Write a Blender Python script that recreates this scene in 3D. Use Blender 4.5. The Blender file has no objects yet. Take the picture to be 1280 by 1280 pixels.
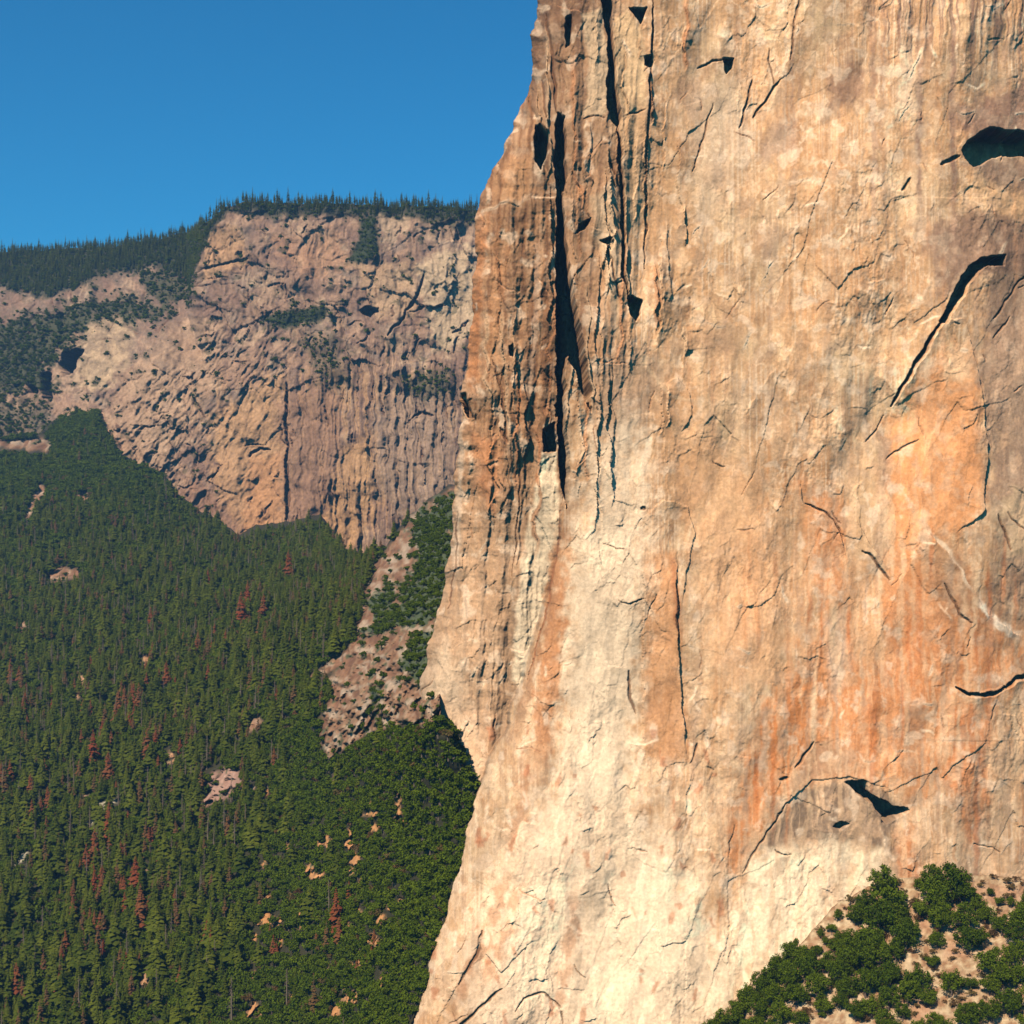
import bpy, math, random, time
import numpy as np
T0 = time.time()
F = 1758.0          # focal length in photo pixels (1280 wide frame)
rng = np.random.default_rng(7)
random.seed(7)
f32 = np.float32
C = bpy.data.collections.new('place'); bpy.context.scene.collection.children.link(C)

def at(u, v, Y):
    """world point seen at photo pixel (u, v) at distance Y"""
    return ((u-640.0)/F*Y, Y, (640.0-v)/F*Y)

# ------------------------------------------------------------------ noise
def _h(ix, iy, s):
    h = (ix.astype(np.uint32)*np.uint32(374761393) + iy.astype(np.uint32)*np.uint32(668265263) + np.uint32((s*2246822519+12345) & 0xffffffff))
    h = (h ^ (h >> np.uint32(13)))*np.uint32(1274126177)
    return h ^ (h >> np.uint32(16))
def h01(ix, iy, s):
    return (_h(ix, iy, s) & np.uint32(0xffffff)).astype(f32)/f32(16777216.0)
def perlin(x, y, s=0):
    x = np.asarray(x, f32); y = np.asarray(y, f32)
    xi = np.floor(x).astype(np.int32); yi = np.floor(y).astype(np.int32)
    xf = x-xi; yf = y-yi
    def g(ix, iy, dx, dy):
        a = h01(ix, iy, s)*f32(6.2831853)
        return np.cos(a)*dx+np.sin(a)*dy
    u = xf*xf*xf*(xf*(xf*6-15)+10); w = yf*yf*yf*(yf*(yf*6-15)+10)
    a = g(xi, yi, xf, yf); b = g(xi+1, yi, xf-1, yf); c = g(xi, yi+1, xf, yf-1); d = g(xi+1, yi+1, xf-1, yf-1)
    return ((a+(b-a)*u)*(1-w)+(c+(d-c)*u)*w)*f32(1.5)
def fbm(x, y, s=0, o=4, gain=.5):
    r = 0; a = 1.0; t = 0
    for i in range(o):
        r = r+perlin(x*(2**i)+i*17.3, y*(2**i)-i*9.1, s+i)*f32(a); t += a; a *= gain
    return r/f32(t)
def ridged(x, y, s=0, o=3):
    r = 0; a = 1.0; t = 0
    for i in range(o):
        r = r+(1-np.abs(perlin(x*(2**i)+i*7.3, y*(2**i)-i*3.1, s+i))*2)*f32(a); t += a; a *= .5
    return r/f32(t)
def worley(x, y, s=0):
    xi = np.floor(x).astype(np.int32); yi = np.floor(y).astype(np.int32)
    d1 = np.full(x.shape, 9, f32); d2 = d1.copy(); idc = np.zeros(x.shape, f32); rx = d1*0; ry = d1*0
    for dx in (-1, 0, 1):
        for dy in (-1, 0, 1):
            cx = xi+dx; cy = yi+dy
            px = cx+h01(cx, cy, s); py = cy+h01(cx, cy, s+1)
            ax = (x-px).astype(f32); ay = (y-py).astype(f32); d = ax*ax+ay*ay
            m = d < d1
            d2 = np.where(m, d1, np.minimum(d2, d)); d1 = np.where(m, d, d1)
            idc = np.where(m, h01(cx, cy, s+2), idc); rx = np.where(m, ax, rx); ry = np.where(m, ay, ry)
    return np.sqrt(d1), np.sqrt(d2), idc, rx, ry
def ss(a, b, x):
    t = np.clip((x-a)/(b-a), 0, 1); return t*t*(3-2*t)
def poly_y(pts, v):     # u of a polyline at height v
    p = sorted((b, a) for a, b in pts); return np.interp(v, [q[0] for q in p], [q[1] for q in p])
def poly_x(pts, u):
    p = sorted(pts); return np.interp(u, [q[0] for q in p], [q[1] for q in p])

# ------------------------------------------------------------------ relief and colour painter on a (u, v) grid
class Face:
    def __init__(s, U, V, warp=3.0, wscale=30.0):
        s.U = U.astype(f32); s.V = V.astype(f32)
        s.WU = s.U+(fbm(s.U/wscale, s.V/wscale, 901, 4)*warp*2).astype(f32)
        s.WV = s.V+(fbm(s.U/wscale, s.V/wscale, 951, 4)*warp*2).astype(f32)
        s.D = np.zeros(U.shape, f32)          # metres towards the viewer side of the wall
        s.col = np.zeros(U.shape+(3,), f32)
    def win(s, u0, v0, u1, v1, pad):
        r = np.where((s.V[:, 0] > v0-pad) & (s.V[:, 0] < v1+pad))[0]
        if not len(r): return None
        r0, r1 = r[0], r[-1]+1
        c = np.where(((s.U[r0:r1] > u0-pad) & (s.U[r0:r1] < u1+pad)).any(0))[0]
        if not len(c): return None
        return (slice(r0, r1), slice(c[0], c[-1]+1))
    def line(s, pts, w, pad):
        P = np.array(pts, f32)
        k = s.win(P[:, 0].min(), P[:, 1].min(), P[:, 0].max(), P[:, 1].max(), pad)
        if k is None: return None
        x = s.WU[k] if w else s.U[k]; y = s.WV[k] if w else s.V[k]
        best = np.full(x.shape, 1e9, f32); side = np.zeros(x.shape, f32); tt = np.zeros(x.shape, f32)
        L = np.hypot(*(P[1:]-P[:-1]).T); tot = L.sum(); acc = 0
        for i in range(len(P)-1):
            a = P[i]; b = P[i+1]; d = b-a; l2 = float(d@d)+1e-6
            t = np.clip(((x-a[0])*d[0]+(y-a[1])*d[1])/l2, 0, 1)
            dx = x-a[0]-t*d[0]; dy = y-a[1]-t*d[1]; q = dx*dx+dy*dy
            m = q < best
            best = np.where(m, q, best); side = np.where(m, np.sign(d[0]*dy-d[1]*dx), side); tt = np.where(m, (acc+t*L[i])/tot, tt)
            acc += L[i]
        return k, np.sqrt(best), side, tt
    def poly(s, pts, w=True, pad=20):
        P = np.array(pts, f32)
        r = s.line(list(P)+[P[0]], w, pad)
        if r is None: return None
        k, d, _, _ = r
        x = s.WU[k] if w else s.U[k]; y = s.WV[k] if w else s.V[k]
        ins = np.zeros(x.shape, bool)
        for i in range(len(P)):
            a = P[i]; b = P[(i+1) % len(P)]
            if a[1] == b[1]: continue
            ins ^= ((a[1] > y) != (b[1] > y)) & (x < (b[0]-a[0])*(y-a[1])/(b[1]-a[1])+a[0])
        return k, np.where(ins, d, -d)
    def recess(s, pts, depth, soft=1.2):
        r = s.poly(pts, True, 6)
        if r is None: return
        k, d = r; s.D[k] -= depth*ss(-soft*.5, soft, d)
    def crack(s, pts, width, depth, col=None, taper=.15):
        r = s.line(pts, True, width+4)
        if r is None: return
        k, d, sd, t = r
        w = width*np.minimum(1, np.minimum(t, 1-t)/max(taper, 1e-3)*.8+.25)
        m = 1-ss(w*.35, w*.75+.4, d)
        s.D[k] -= depth*m
        if col is not None: s.paint(k, m*.8, col)
    def lap(s, pts, h, fall, side=1, taper=.3):   # a slab edge: one side stands h proud, dying out over fall
        r = s.line(pts, True, fall*2.5)
        if r is None: return
        k, d, sd, t = r
        m = np.exp(-d/fall)*(sd*side > 0)*np.minimum(1, np.minimum(t, 1-t)/taper)
        s.D[k] += h*m
    def paint(s, k, m, c):
        m = np.asarray(m, f32)[..., None]
        s.col[k] = s.col[k]*(1-m)+np.array(c, f32)*m
    def patch(s, pts, c, a=1.0, feather=10, n=None, amp=0.0):
        r = s.poly(pts, True, feather*2+6)
        if r is None: return
        k, d = r
        if n is not None: d = d+n[k]*amp
        s.paint(k, a*ss(-feather, feather, d), c)
    def stroke(s, pts, c, a=1.0, width=4, feather=3, n=None, amp=0.0, taper=.2):
        r = s.line(pts, True, width+feather*2+amp)
        if r is None: return
        k, d, sd, t = r
        if n is not None: d = d+n[k]*amp
        s.paint(k, a*(1-ss(width*.5-feather*.5, width*.5+feather, d))*np.minimum(1, np.minimum(t, 1-t)/taper+.05), c)

# ------------------------------------------------------------------ materials
def new_mat(name):
    m = bpy.data.materials.new(name); m.use_nodes = True
    nt = m.node_tree; b = nt.nodes['Principled BSDF']; return m, nt, b
def rock_mat(name, fine, bump, rough=.9):
    m, nt, b = new_mat(name)
    a = nt.nodes.new('ShaderNodeAttribute'); a.attribute_name = 'Col'
    tc = nt.nodes.new('ShaderNodeTexCoord')
    n = nt.nodes.new('ShaderNodeTexNoise'); n.inputs['Scale'].default_value = fine; n.inputs['Detail'].default_value = 5; n.inputs['Roughness'].default_value = .65
    nt.links.new(tc.outputs['Object'], n.inputs['Vector'])
    mr = nt.nodes.new('ShaderNodeMapRange'); mr.inputs[1].default_value = .25; mr.inputs[2].default_value = .75; mr.inputs[3].default_value = .78; mr.inputs[4].default_value = 1.2
    nt.links.new(n.outputs['Fac'], mr.inputs[0])
    mx = nt.nodes.new('ShaderNodeVectorMath'); mx.operation = 'SCALE'
    nt.links.new(a.outputs['Color'], mx.inputs[0]); nt.links.new(mr.outputs[0], mx.inputs['Scale'])
    nt.links.new(mx.outputs[0], b.inputs['Base Color'])
    b.inputs['Roughness'].default_value = rough
    b.inputs['Specular IOR Level'].default_value = .15
    bp = nt.nodes.new('ShaderNodeBump'); bp.inputs['Strength'].default_value = .6; bp.inputs['Distance'].default_value = bump
    nt.links.new(n.outputs['Fac'], bp.inputs['Height']); nt.links.new(bp.outputs[0], b.inputs['Normal'])
    return m
def leaf_mat(name, c1, c2, scale=.3, trans=.25):
    m, nt, b = new_mat(name)
    oi = nt.nodes.new('ShaderNodeObjectInfo'); geo = nt.nodes.new('ShaderNodeNewGeometry')
    ramp = nt.nodes.new('ShaderNodeMix'); ramp.data_type = 'RGBA'
    ad = nt.nodes.new('ShaderNodeMath'); ad.operation = 'MULTIPLY_ADD'; ad.inputs[1].default_value = .5
    ri = nt.nodes.new('ShaderNodeMath'); ri.operation = 'MULTIPLY'; ri.inputs[1].default_value = .5
    nt.links.new(geo.outputs['Random Per Island'], ri.inputs[0])
    nt.links.new(oi.outputs['Random'], ad.inputs[0]); nt.links.new(ri.outputs[0], ad.inputs[2])
    nt.links.new(ad.outputs[0], ramp.inputs['Factor'])
    ramp.inputs['A'].default_value = (*c1, 1); ramp.inputs['B'].default_value = (*c2, 1)
    nt.links.new(ramp.outputs['Result'], b.inputs['Base Color'])
    b.inputs['Roughness'].default_value = .7; b.inputs['Specular IOR Level'].default_value = .04
    return m
def plain_mat(name, c1, c2, scale=.5):
    m, nt, b = new_mat(name)
    tc = nt.nodes.new('ShaderNodeTexCoord'); n = nt.nodes.new('ShaderNodeTexNoise'); n.inputs['Scale'].default_value = scale
    nt.links.new(tc.outputs['Object'], n.inputs['Vector'])
    mx = nt.nodes.new('ShaderNodeMix'); mx.data_type = 'RGBA'; mx.inputs['A'].default_value = (*c1, 1); mx.inputs['B'].default_value = (*c2, 1)
    nt.links.new(n.outputs['Fac'], mx.inputs['Factor']); nt.links.new(mx.outputs['Result'], b.inputs['Base Color'])
    b.inputs['Roughness'].default_value = .9; b.inputs['Specular IOR Level'].default_value = .1
    return m

M_near = rock_mat('granite_near', .55, .5)
M_far = rock_mat('granite_far', .16, 1.6)
M_soil = rock_mat('hillside_soil', .25, 1.0)
M_conif = leaf_mat('conifer_needles', (.018, .030, .002), (.098, .104, .008))
M_oak = leaf_mat('oak_leaves', (.026, .046, .0015), (.105, .130, .006))
M_red = leaf_mat('rusty_needles', (.165, .034, .012), (.135, .062, .022))
M_tanneedle = leaf_mat('faded_needles', (.13, .055, .022), (.085, .055, .02))
M_bark = plain_mat('bark', (.10, .065, .045), (.18, .13, .10))
M_grey = plain_mat('bleached_wood', (.12, .08, .05), (.22, .17, .12))
M_dry = leaf_mat('dry_shrub_leaves', (.14, .055, .020), (.12, .10, .03))

def grid_mesh(name, P, col, mat, keep=None, smooth=True):
    h, w = P.shape[:2]
    idx = np.arange(h*w, dtype=np.int32).reshape(h, w)
    q = np.stack([idx[1:, :-1], idx[1:, 1:], idx[:-1, 1:], idx[:-1, :-1]], -1).reshape(-1, 4)
    if keep is not None: q = q[keep.reshape(-1)]
    me = bpy.data.meshes.new(name)
    me.vertices.add(h*w); me.vertices.foreach_set('co', P.astype(f32).reshape(-1))
    me.loops.add(q.size); me.loops.foreach_set('vertex_index', q.reshape(-1).astype(np.int32))
    me.polygons.add(len(q)); me.polygons.foreach_set('loop_start', (np.arange(len(q))*4).astype(np.int32))
    me.polygons.foreach_set('loop_total', np.full(len(q), 4, np.int32))
    me.update(calc_edges=True)
    a = me.attributes.new('Col', 'FLOAT_COLOR', 'POINT')
    c4 = np.ones((h*w, 4), f32); c4[:, :3] = np.clip(col.reshape(-1, 3), 0.005, .85)
    a.data.foreach_set('color', c4.reshape(-1))
    me.polygons.foreach_set('use_smooth', np.full(len(q), smooth))
    me.materials.append(mat)
    o = bpy.data.objects.new(name, me); C.objects.link(o); return o
def structure(o, label=None):
    o['kind'] = 'structure'
    if label: o['label'] = label
    return o

# =================================================================== THE NEAR GRANITE WALL
EDGE = [(700, -160), (672, 0), (665, 60), (664, 104), (645, 150), (626, 195), (605, 240), (600, 262), (592, 350), (588, 430), (580, 500), (572, 560),
        (567, 620), (560, 700), (548, 770), (529, 835), (523, 880), (518, 960), (515, 1100), (490, 1280), (460, 1400)]
AB = [(640, -160), (655, 60), (664, 108), (674, 200), (694, 236), (699, 300), (700, 500), (706, 620), (692, 700), (665, 800), (636, 900), (600, 975), (590, 1010), (575, 1075), (558, 1130), (530, 1225), (508, 1280), (470, 1400)]
TAN = (.52, .33, .175); PALE = (.66, .50, .32); CREAM = (.60, .47, .29); ORANGE = (.55, .22, .075); DORANGE = (.44, .14, .04)
BROWN = (.20, .105, .052); DBROWN = (.11, .06, .035); GREY = (.27, .20, .14); LGREY = (.42, .34, .25); MAUVE = (.24, .15, .11); WHITE = (.75, .63, .46)

def near_wall():
    vs = np.concatenate([np.arange(-160, -6, 4.0), np.arange(-6, 1286, 1.0), np.arange(1286, 1400, 4.0)])
    us = np.concatenate([np.arange(0, .78, 1/1010.), np.arange(.78, 1.001, 1/250.)])
    e = poly_y(EDGE, vs)[:, None]
    e0 = e; e = e+fbm(vs/30., vs*0+3.3, 77, 2)[:, None]*6*np.clip((1350-vs[:, None])/500, .25, 1)
    V = np.repeat(vs[:, None], len(us), 1); U = e+us[None, :]*(1560-e)
    U = U.astype(f32); V = V.astype(f32)
    fc = Face(U, V, 2.2, 24.0)
    ab = (poly_y(AB, V)+fbm(V/30., V*0+8.8, 33, 4)*8).astype(f32)
    isB = 1-ss(-1.5, 3.0, U-ab)                       # 1 on the far left buttress
    t = U-e                                           # px from the left silhouette
    Yb = 915+np.interp(V, [-160, 0, 400, 640, 900, 1100, 1280, 1400], [32, 22, 8, 0, -14, -30, -52, -70])
    Yb = Yb+fbm(U/260., V/420., 5, 2)*16
    Yb = Yb+isB*(4+78*np.clip((V-230)/660, 0, 1)+14*(1-ss(60, 200, V))+100*np.maximum(ss(988, 1010, V), ss(2, 18, poly_y([(530, 905), (545, 914), (562, 924), (574, 950), (590, 988), (600, 1000)], V)-U)*ss(920, 926, V))+(ab-U)*.16)
    ra = np.clip(U-poly_y(AB, V), 0, 400)
    Yb = Yb+(1-isB)*(26*np.exp(-ra/22.)*ss(560, 760, V)+6*np.exp(-ra/10.))
    Yb = Yb+34*np.exp(-np.clip(t, 0, 500)/14.)
    Yb = Yb+np.clip(U-1180, 0, 400)*.10
    # ---- general relief
    wx = fc.WU; wy = fc.WV
    left = 1-ss(760, 860, U); upper = 1-ss(380, 640, V)
    colm = np.clip(isB*1.0+left*upper*.9+(1-ss(0, 120, V))*ss(1060, 1120, U)*.8+.12, 0, 1.1)
    lean = wx+(V-300)*.05
    D = fbm(wx/90, wy/230, 11, 3)*6+fbm(wx/44, wy/70, 13, 2)*2.2
    D += ridged(lean/34, wy/420, 21, 3)*(4.0+1.2*isB)*colm
    D += (ridged(lean/13, wy/230, 25, 2)-.5)*1.1*colm
    F1, F2, cid, rx, ry = worley(wx/46+wy/300, wy/120, 31)
    big = ss(-.25, .35, fbm(U/140, V/160, 37, 2))
    D += ((cid-.5)*1.9+rx*(h01((cid*9999).astype(np.int32), (cid*0).astype(np.int32), 5)-.5)*3.0+ry*1.2)*(.22+.55*big)*(.5+.4*colm)
    F1b, F2b, cidb, rxb, ryb = worley(wx/15+wy/90+9, wy/34, 41)
    rough = ss(-.1, .35, fbm(U/70, V/110, 47, 3)+isB*.25+.1*left)
    D += ((cidb-.5)*.9+rxb*(cidb-.5)*1.8+ryb*.7)*(.08+.5*rough)
    D += fbm(wx/9, wy/18, 51, 4)*(.32+.8*rough)
    D += fbm(U/3.2, V/4.6, 61, 2)*(.08+.22*rough)
    fc.D = D.astype(f32)
    # ---- colour
    lo = fbm(wx/120, wy/200, 101, 4); st = fbm(lean/9, wy/380, 103, 4); st2 = fbm(wx/4, wy/210, 107, 3); md = fbm(wx/34, wy/52, 109, 4); fi = fbm(wx/7, wy/9, 113, 3)
    K = (slice(None), slice(None))
    fc.col[:] = np.array(TAN, f32)
    P = fc.paint
    P(K, .75*ss(.0, .45, lo+md*.35), CREAM)
    P(K, .8*ss(560, 900, V)*ss(-.45, .15, md+lo)*(1-.75*ss(900, 1000, U)), PALE); P(K, .5*ss(820, 1250, V)*ss(-.3, .2, md), (.74, .60, .42))
    P(K, .40*ss(.05, .40, -lo+st*.4)*ss(860, 960, U), (.55, .28, .12))
    P(K, .60*ss(.10, .42, st+md*.25)*ss(300, 700, V)*(.35+.65*ss(820, 1000, U)), (.52, .26, .11))
    P(K, .50*ss(.12, .40, -st2-.05+md*.2), LGREY); st3 = fbm(U/3.0, V/420, 171, 3); P(K, .3*ss(.08, .32, st3)*ss(-.1, .25, md+.1), (.38, .23, .13)); P(K, .3*ss(.08, .32, -st3)*ss(-.1, .25, -md+.1), (.76, .62, .44))
    P(K, .35*ss(.10, .42, st2), PALE)
    P(K, .55*ss(.1, .35, fbm(wx/20, wy/26, 151, 4)+.1*(cid-.5)), (.66, .50, .32)); P(K, .5*ss(.12, .36, fbm(wx/24+40, wy/34, 153, 4)), (.38, .235, .13))
    P(K, .5*ss(.62, .9, cidb)*ss(-.1, .3, fi), (.68, .54, .37)); P(K, .45*ss(.7, .9, 1-cidb)*ss(-.1, .3, md), (.40, .23, .12))
    vein = 1-ss(.0, .045, np.abs(fbm(wx/38, wy/50, 157, 4)))
    P(K, .5*vein*ss(-.1, .25, fi+md), (.74, .60, .42))
    vein2 = 1-ss(.0, .03, np.abs(fbm(wx/30+70, wy/75, 159, 4)))
    P(K, .45*vein2*ss(-.05, .25, fbm(U/40, V/40, 163, 2)), (.34, .18, .09))
    W1, W2, wid, _a, _b = worley(wx/78+wy/500, wy/210, 191)
    W3, W4, wjd, _a, _b = worley(wx/22+wy/160, wy/58, 195)
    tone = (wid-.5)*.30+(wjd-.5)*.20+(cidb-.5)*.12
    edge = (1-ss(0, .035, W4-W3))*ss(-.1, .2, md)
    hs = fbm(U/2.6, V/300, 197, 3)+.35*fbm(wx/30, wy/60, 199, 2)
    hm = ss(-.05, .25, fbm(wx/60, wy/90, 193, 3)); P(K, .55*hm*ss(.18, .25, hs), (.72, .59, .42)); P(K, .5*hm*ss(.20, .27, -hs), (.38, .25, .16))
    # left buttress: brown varnished columns
    bb = isB*(1-ss(560, 700, V)); bstr = fbm(lean/7, wy/260, 121, 4)
    P(K, .92*bb, (.33, .19, .10))
    P(K, bb*.85*ss(-.02, .28, bstr), BROWN); P(K, bb*.7*ss(.0, .3, -bstr-.05), (.44, .29, .17))
    P(K, bb*.55*ss(.1, .4, fbm(wx/13, wy/24, 127, 4)), DBROWN)
    b2 = isB*ss(560, 700, V)
    P(K, .7*b2, (.40, .27, .165)); P(K, .4*b2*ss(.05, .35, bstr), GREY)
    mid = (1-isB)*(1-ss(745, 800, U+V*.02))*(1-ss(420, 560, V))
    P(K, .8*mid, (.33, .20, .11)); P(K, mid*.7*ss(-.05, .25, bstr), (.24, .14, .08)); P(K, mid*(1-ss(40, 240, V))*.5*ss(.0, .3, md), DBROWN)
    top = (1-ss(0, 150, V))
    P(K, top*(1-ss(715, 735, U))*.45, DBROWN)
    tr = top*ss(1040, 1120, U)*ss(-.05, .3, fbm(wx/5, wy/150, 131, 3)+.05)
    P(K, .85*tr, (.20, .12, .09))
    n = fbm(U/14, V/18, 141, 4)
    pat = lambda pts, c, a=.8, fe=10, amp=14: fc.patch(pts, c, a, fe, n, amp)
    # flake and stains, right hand side
    pat([(1188, 425), (1212, 440), (1226, 500), (1232, 560), (1222, 640), (1190, 668), (1160, 700), (1118, 690), (1098, 600), (1112, 530), (1150, 470)], (.62, .30, .125), .85, 12)
    pat([(1185, 432), (1205, 436), (1215, 470), (1200, 485), (1175, 470)], PALE, .7, 8)
    pat([(1000, 600), (1060, 630), (1075, 720), (1065, 800), (1010, 720)], (.57, .25, .10), .7, 16)
    pat([(1060, 720), (1130, 690), (1190, 700), (1230, 770), (1285, 800), (1290, 860), (1200, 860), (1195, 960), (1160, 1000), (1060, 970), (1000, 980), (960, 900), (1000, 820)], (.56, .235, .085), .75, 26, 40)
    pat([(985, 840), (1010, 850), (1000, 940), (960, 1010), (925, 1090), (905, 1080), (930, 960), (950, 880)], (.56, .225, .075), .8, 14, 24)
    pat([(1180, 880), (1235, 880), (1240, 1010), (1215, 1060), (1190, 1000)], (.50, .20, .075), .75, 12, 18)
    pat([(1118, 1040), (1142, 1035), (1150, 1085), (1140, 1108), (1118, 1095)], (.46, .19, .075), .7, 8)
    pat([(1230, 330), (1290, 300), (1300, 780), (1262, 745), (1238, 650), (1232, 560), (1222, 470)], (.26, .185, .13), .85, 14, 26)
    pat([(1150, 700), (1175, 665), (1200, 700), (1225, 760), (1190, 770), (1160, 740)], (.36, .22, .12), .65, 12, 10)
    pat([(1225, 735), (1275, 720), (1290, 790), (1250, 775)], (.28, .19, .12), .7, 8, 14)
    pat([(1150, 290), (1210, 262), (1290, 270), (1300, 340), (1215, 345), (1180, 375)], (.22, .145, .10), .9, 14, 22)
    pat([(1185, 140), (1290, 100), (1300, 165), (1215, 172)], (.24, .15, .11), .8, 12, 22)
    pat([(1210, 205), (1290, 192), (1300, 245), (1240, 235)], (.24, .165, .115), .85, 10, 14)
    pat([(1205, 235), (1235, 228), (1290, 255), (1290, 280), (1225, 258)], (.56, .37, .20), .7, 8)
    pat([(1030, 110), (1060, 75), (1085, 85), (1075, 130), (1040, 140)], (.29, .18, .12), .75, 10, 16)
    pat([(968, 150), (995, 150), (990, 185), (955, 205), (950, 180)], (.34, .26, .20), .6, 10, 14)
    pat([(940, 300), (975, 270), (985, 300), (960, 330)], (.32, .23, .16), .5, 10, 16)
    for u_, a_ in ((1091, .6), (1148, .75), (1190, .7), (1103, .3), (990, .3)):
        fc.stroke([(u_, 0), (u_+1, 120), (u_+2, 320)], MAUVE, a_, 5, 3, n, 5, .3)
    pat([(1125, 60), (1140, 60), (1146, 130), (1125, 150)], WHITE, .5, 9)
    pat([(1098, 540), (1116, 545), (1108, 640), (1104, 700), (1092, 690)], (.33, .23, .16), .7, 7, 10)
    fc.stroke([(1155, 660), (1180, 682), (1200, 712), (1215, 742)], WHITE, .8, 4, 2, n, 3)
    fc.stroke([(1218, 745), (1235, 768), (1256, 785), (1280, 798)], (.85, .76, .60), .95, 10, 3, n, 6)
    fc.stroke([(1205, 640), (1245, 660), (1262, 672)], PALE, .6, 3, 2, n, 2)
    pat([(1235, 640), (1285, 600), (1290, 700), (1262, 700)], CREAM, .6, 10, 14)
    pat([(1035, 770), (1058, 760), (1062, 830), (1045, 870), (1030, 830)], (.50, .45, .36), .6, 10, 12)
    pat([(1060, 600), (1085, 590), (1095, 700), (1110, 820), (1085, 840), (1050, 780)], (.47, .34, .20), .55, 12, 14)
    pat([(1015, 940), (1060, 920), (1085, 965), (1010, 975)], (.33, .22, .14), .35, 10, 14)
    pat([(1120, 900), (1160, 895), (1150, 960), (1130, 975)], (.34, .22, .13), .55, 9, 12)
    # the arch at the wall's foot and the pale apron under it
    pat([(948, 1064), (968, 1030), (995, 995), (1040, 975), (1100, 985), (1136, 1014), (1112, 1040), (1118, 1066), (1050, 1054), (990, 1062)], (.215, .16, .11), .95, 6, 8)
    pat([(985, 985), (1012, 935), (1040, 920), (1055, 960), (1010, 975)], (.34, .235, .15), .6, 7, 10)
    pat([(935, 1075), (960, 1062), (1040, 1052), (1108, 1062), (1118, 1100), (1050, 1150), (960, 1230), (870, 1300), (850, 1290), (905, 1180), (925, 1130)], (.85, .74, .53), .9, 12, 14)
    pat([(1060, 1085), (1072, 1082), (1070, 1120), (1058, 1120)], (.55, .36, .2), .5, 6)
    pat([(760, 1120), (860, 1090), (900, 1200), (860, 1300), (700, 1300)], (.72, .57, .38), .55, 30, 30)
    brk = ss(.0, .22, fbm(wx/9, wy/120, 181, 4))*ss(840, 930, U)*ss(380, 560, V)
    ur = 1-ss(1120, 1200, U)*(1-ss(700, 860, V)); P(K, .5*brk*ur, (.66, .47, .29)); P(K, .4*ss(.1, .3, fbm(wx/16, wy/22, 183, 4))*ss(840, 930, U)*ss(380, 560, V), (.64, .44, .27))
    P(K, .45*ss(.12, .34, fbm(wx/26, wy/30, 185, 4)), (.42, .31, .21)); P(K, .5*(.3+.7*ur)*ss(.14, .34, fbm(wx/22+50, wy/26, 187, 5)), (.74, .61, .45))
    for i in range(90):                                 # pale and rusty run-off streaks below the ledges
        u0 = rng.uniform(920, 1280); v0 = rng.uniform(640, 980); L = rng.uniform(50, 170)
        c = [(.72, .55, .35), (.48, .16, .045), (.40, .29, .20)][int(rng.integers(0, 3))]
        fc.stroke([(u0, v0), (u0+rng.uniform(-2, 2), v0+L*.5), (u0+rng.uniform(-5, 5), v0+L)], c, rng.uniform(.3, .7), rng.uniform(1.5, 5), 2.5, n, 3, .35)
    for i in range(60):
        u0 = rng.uniform(820, 1280); v0 = rng.uniform(0, 1000); L = rng.uniform(40, 240)
        c = [(.70, .54, .36), (.36, .25, .17), (.46, .25, .13)][int(rng.integers(0, 3))]
        fc.stroke([(u0, v0), (u0+rng.uniform(-3, 3), v0+L*.5), (u0+rng.uniform(-6, 6), v0+L)], c, rng.uniform(.2, .5), rng.uniform(1.5, 6), 3, n, 4, .4)
    # centre and left
    pat([(815, 470), (850, 470), (865, 520), (950, 600), (990, 760), (985, 860), (900, 860), (870, 700), (840, 600)], (.57, .335, .17), .6, 24, 30)
    pat([(803, 700), (820, 690), (847, 690), (852, 790), (858, 950), (803, 945)], (.52, .27, .12), .75, 7, 8)
    fc.stroke([(838, 690), (843, 730), (846, 790)], (.35, .13, .05), .6, 6, 3, n, 4)
    pat([(858, 425), (880, 400), (925, 410), (930, 440), (890, 450)], (.38, .25, .15), .7, 12, 14)
    pat([(740, 470), (800, 430), (830, 470), (800, 560), (750, 560)], (.36, .27, .19), .6, 14, 24)
    pat([(770, 525), (800, 520), (800, 545), (775, 550)], WHITE, .55, 7, 8)
    fc.stroke([(797, 435), (812, 462), (838, 494), (880, 505)], PALE, .6, 3, 2, n, 2)
    fc.stroke([(812, 545), (808, 572)], WHITE, .7, 7, 1, n, 1, .05)
    pat([(678, 566), (694, 566), (699, 650), (688, 720), (668, 790), (650, 860), (640, 850), (646, 760), (660, 660)], (.80, .69, .49), .95, 3, 4)
    fc.stroke([(706, 640), (700, 720), (692, 790), (686, 860), (676, 950), (668, 985)], (.46, .22, .095), .8, 24, 8, n, 16)
    fc.stroke([(700, 700), (676, 800), (655, 880), (640, 940)], (.34, .19, .10), .6, 9, 4, n, 8)
    pat([(708, 690), (760, 640), (800, 690), (790, 900), (780, 1010), (715, 990), (712, 840)], (.66, .54, .37), .6, 16, 24)
    pat([(735, 540), (800, 545), (815, 640), (800, 800), (790, 1010), (860, 1090), (900, 1200), (850, 1290), (600, 1290), (640, 1100), (700, 960), (715, 760)], (.80, .69, .51), .62, 26, 46)
    pat([(560, 1290), (620, 1060), (680, 990), (720, 1010), (700, 1290)], (.74, .58, .41), .5, 20, 40)
    pat([(728, 20), (752, 10), (760, 80), (758, 140), (752, 148), (728, 146), (736, 90)], (.53, .41, .265), .9, 3, 3)
    pat([(768, 22), (784, 14), (800, 40), (806, 80), (808, 140), (780, 146), (770, 110)], (.60, .44, .255), .9, 3, 3)
    pat([(778, 150), (807, 140), (806, 270), (780, 290)], (.60, .42, .24), .7, 4, 4)
    pat([(738, 250), (764, 240), (776, 330), (770, 400), (745, 300)], (.58, .45, .29), .6, 5, 6)
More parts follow.
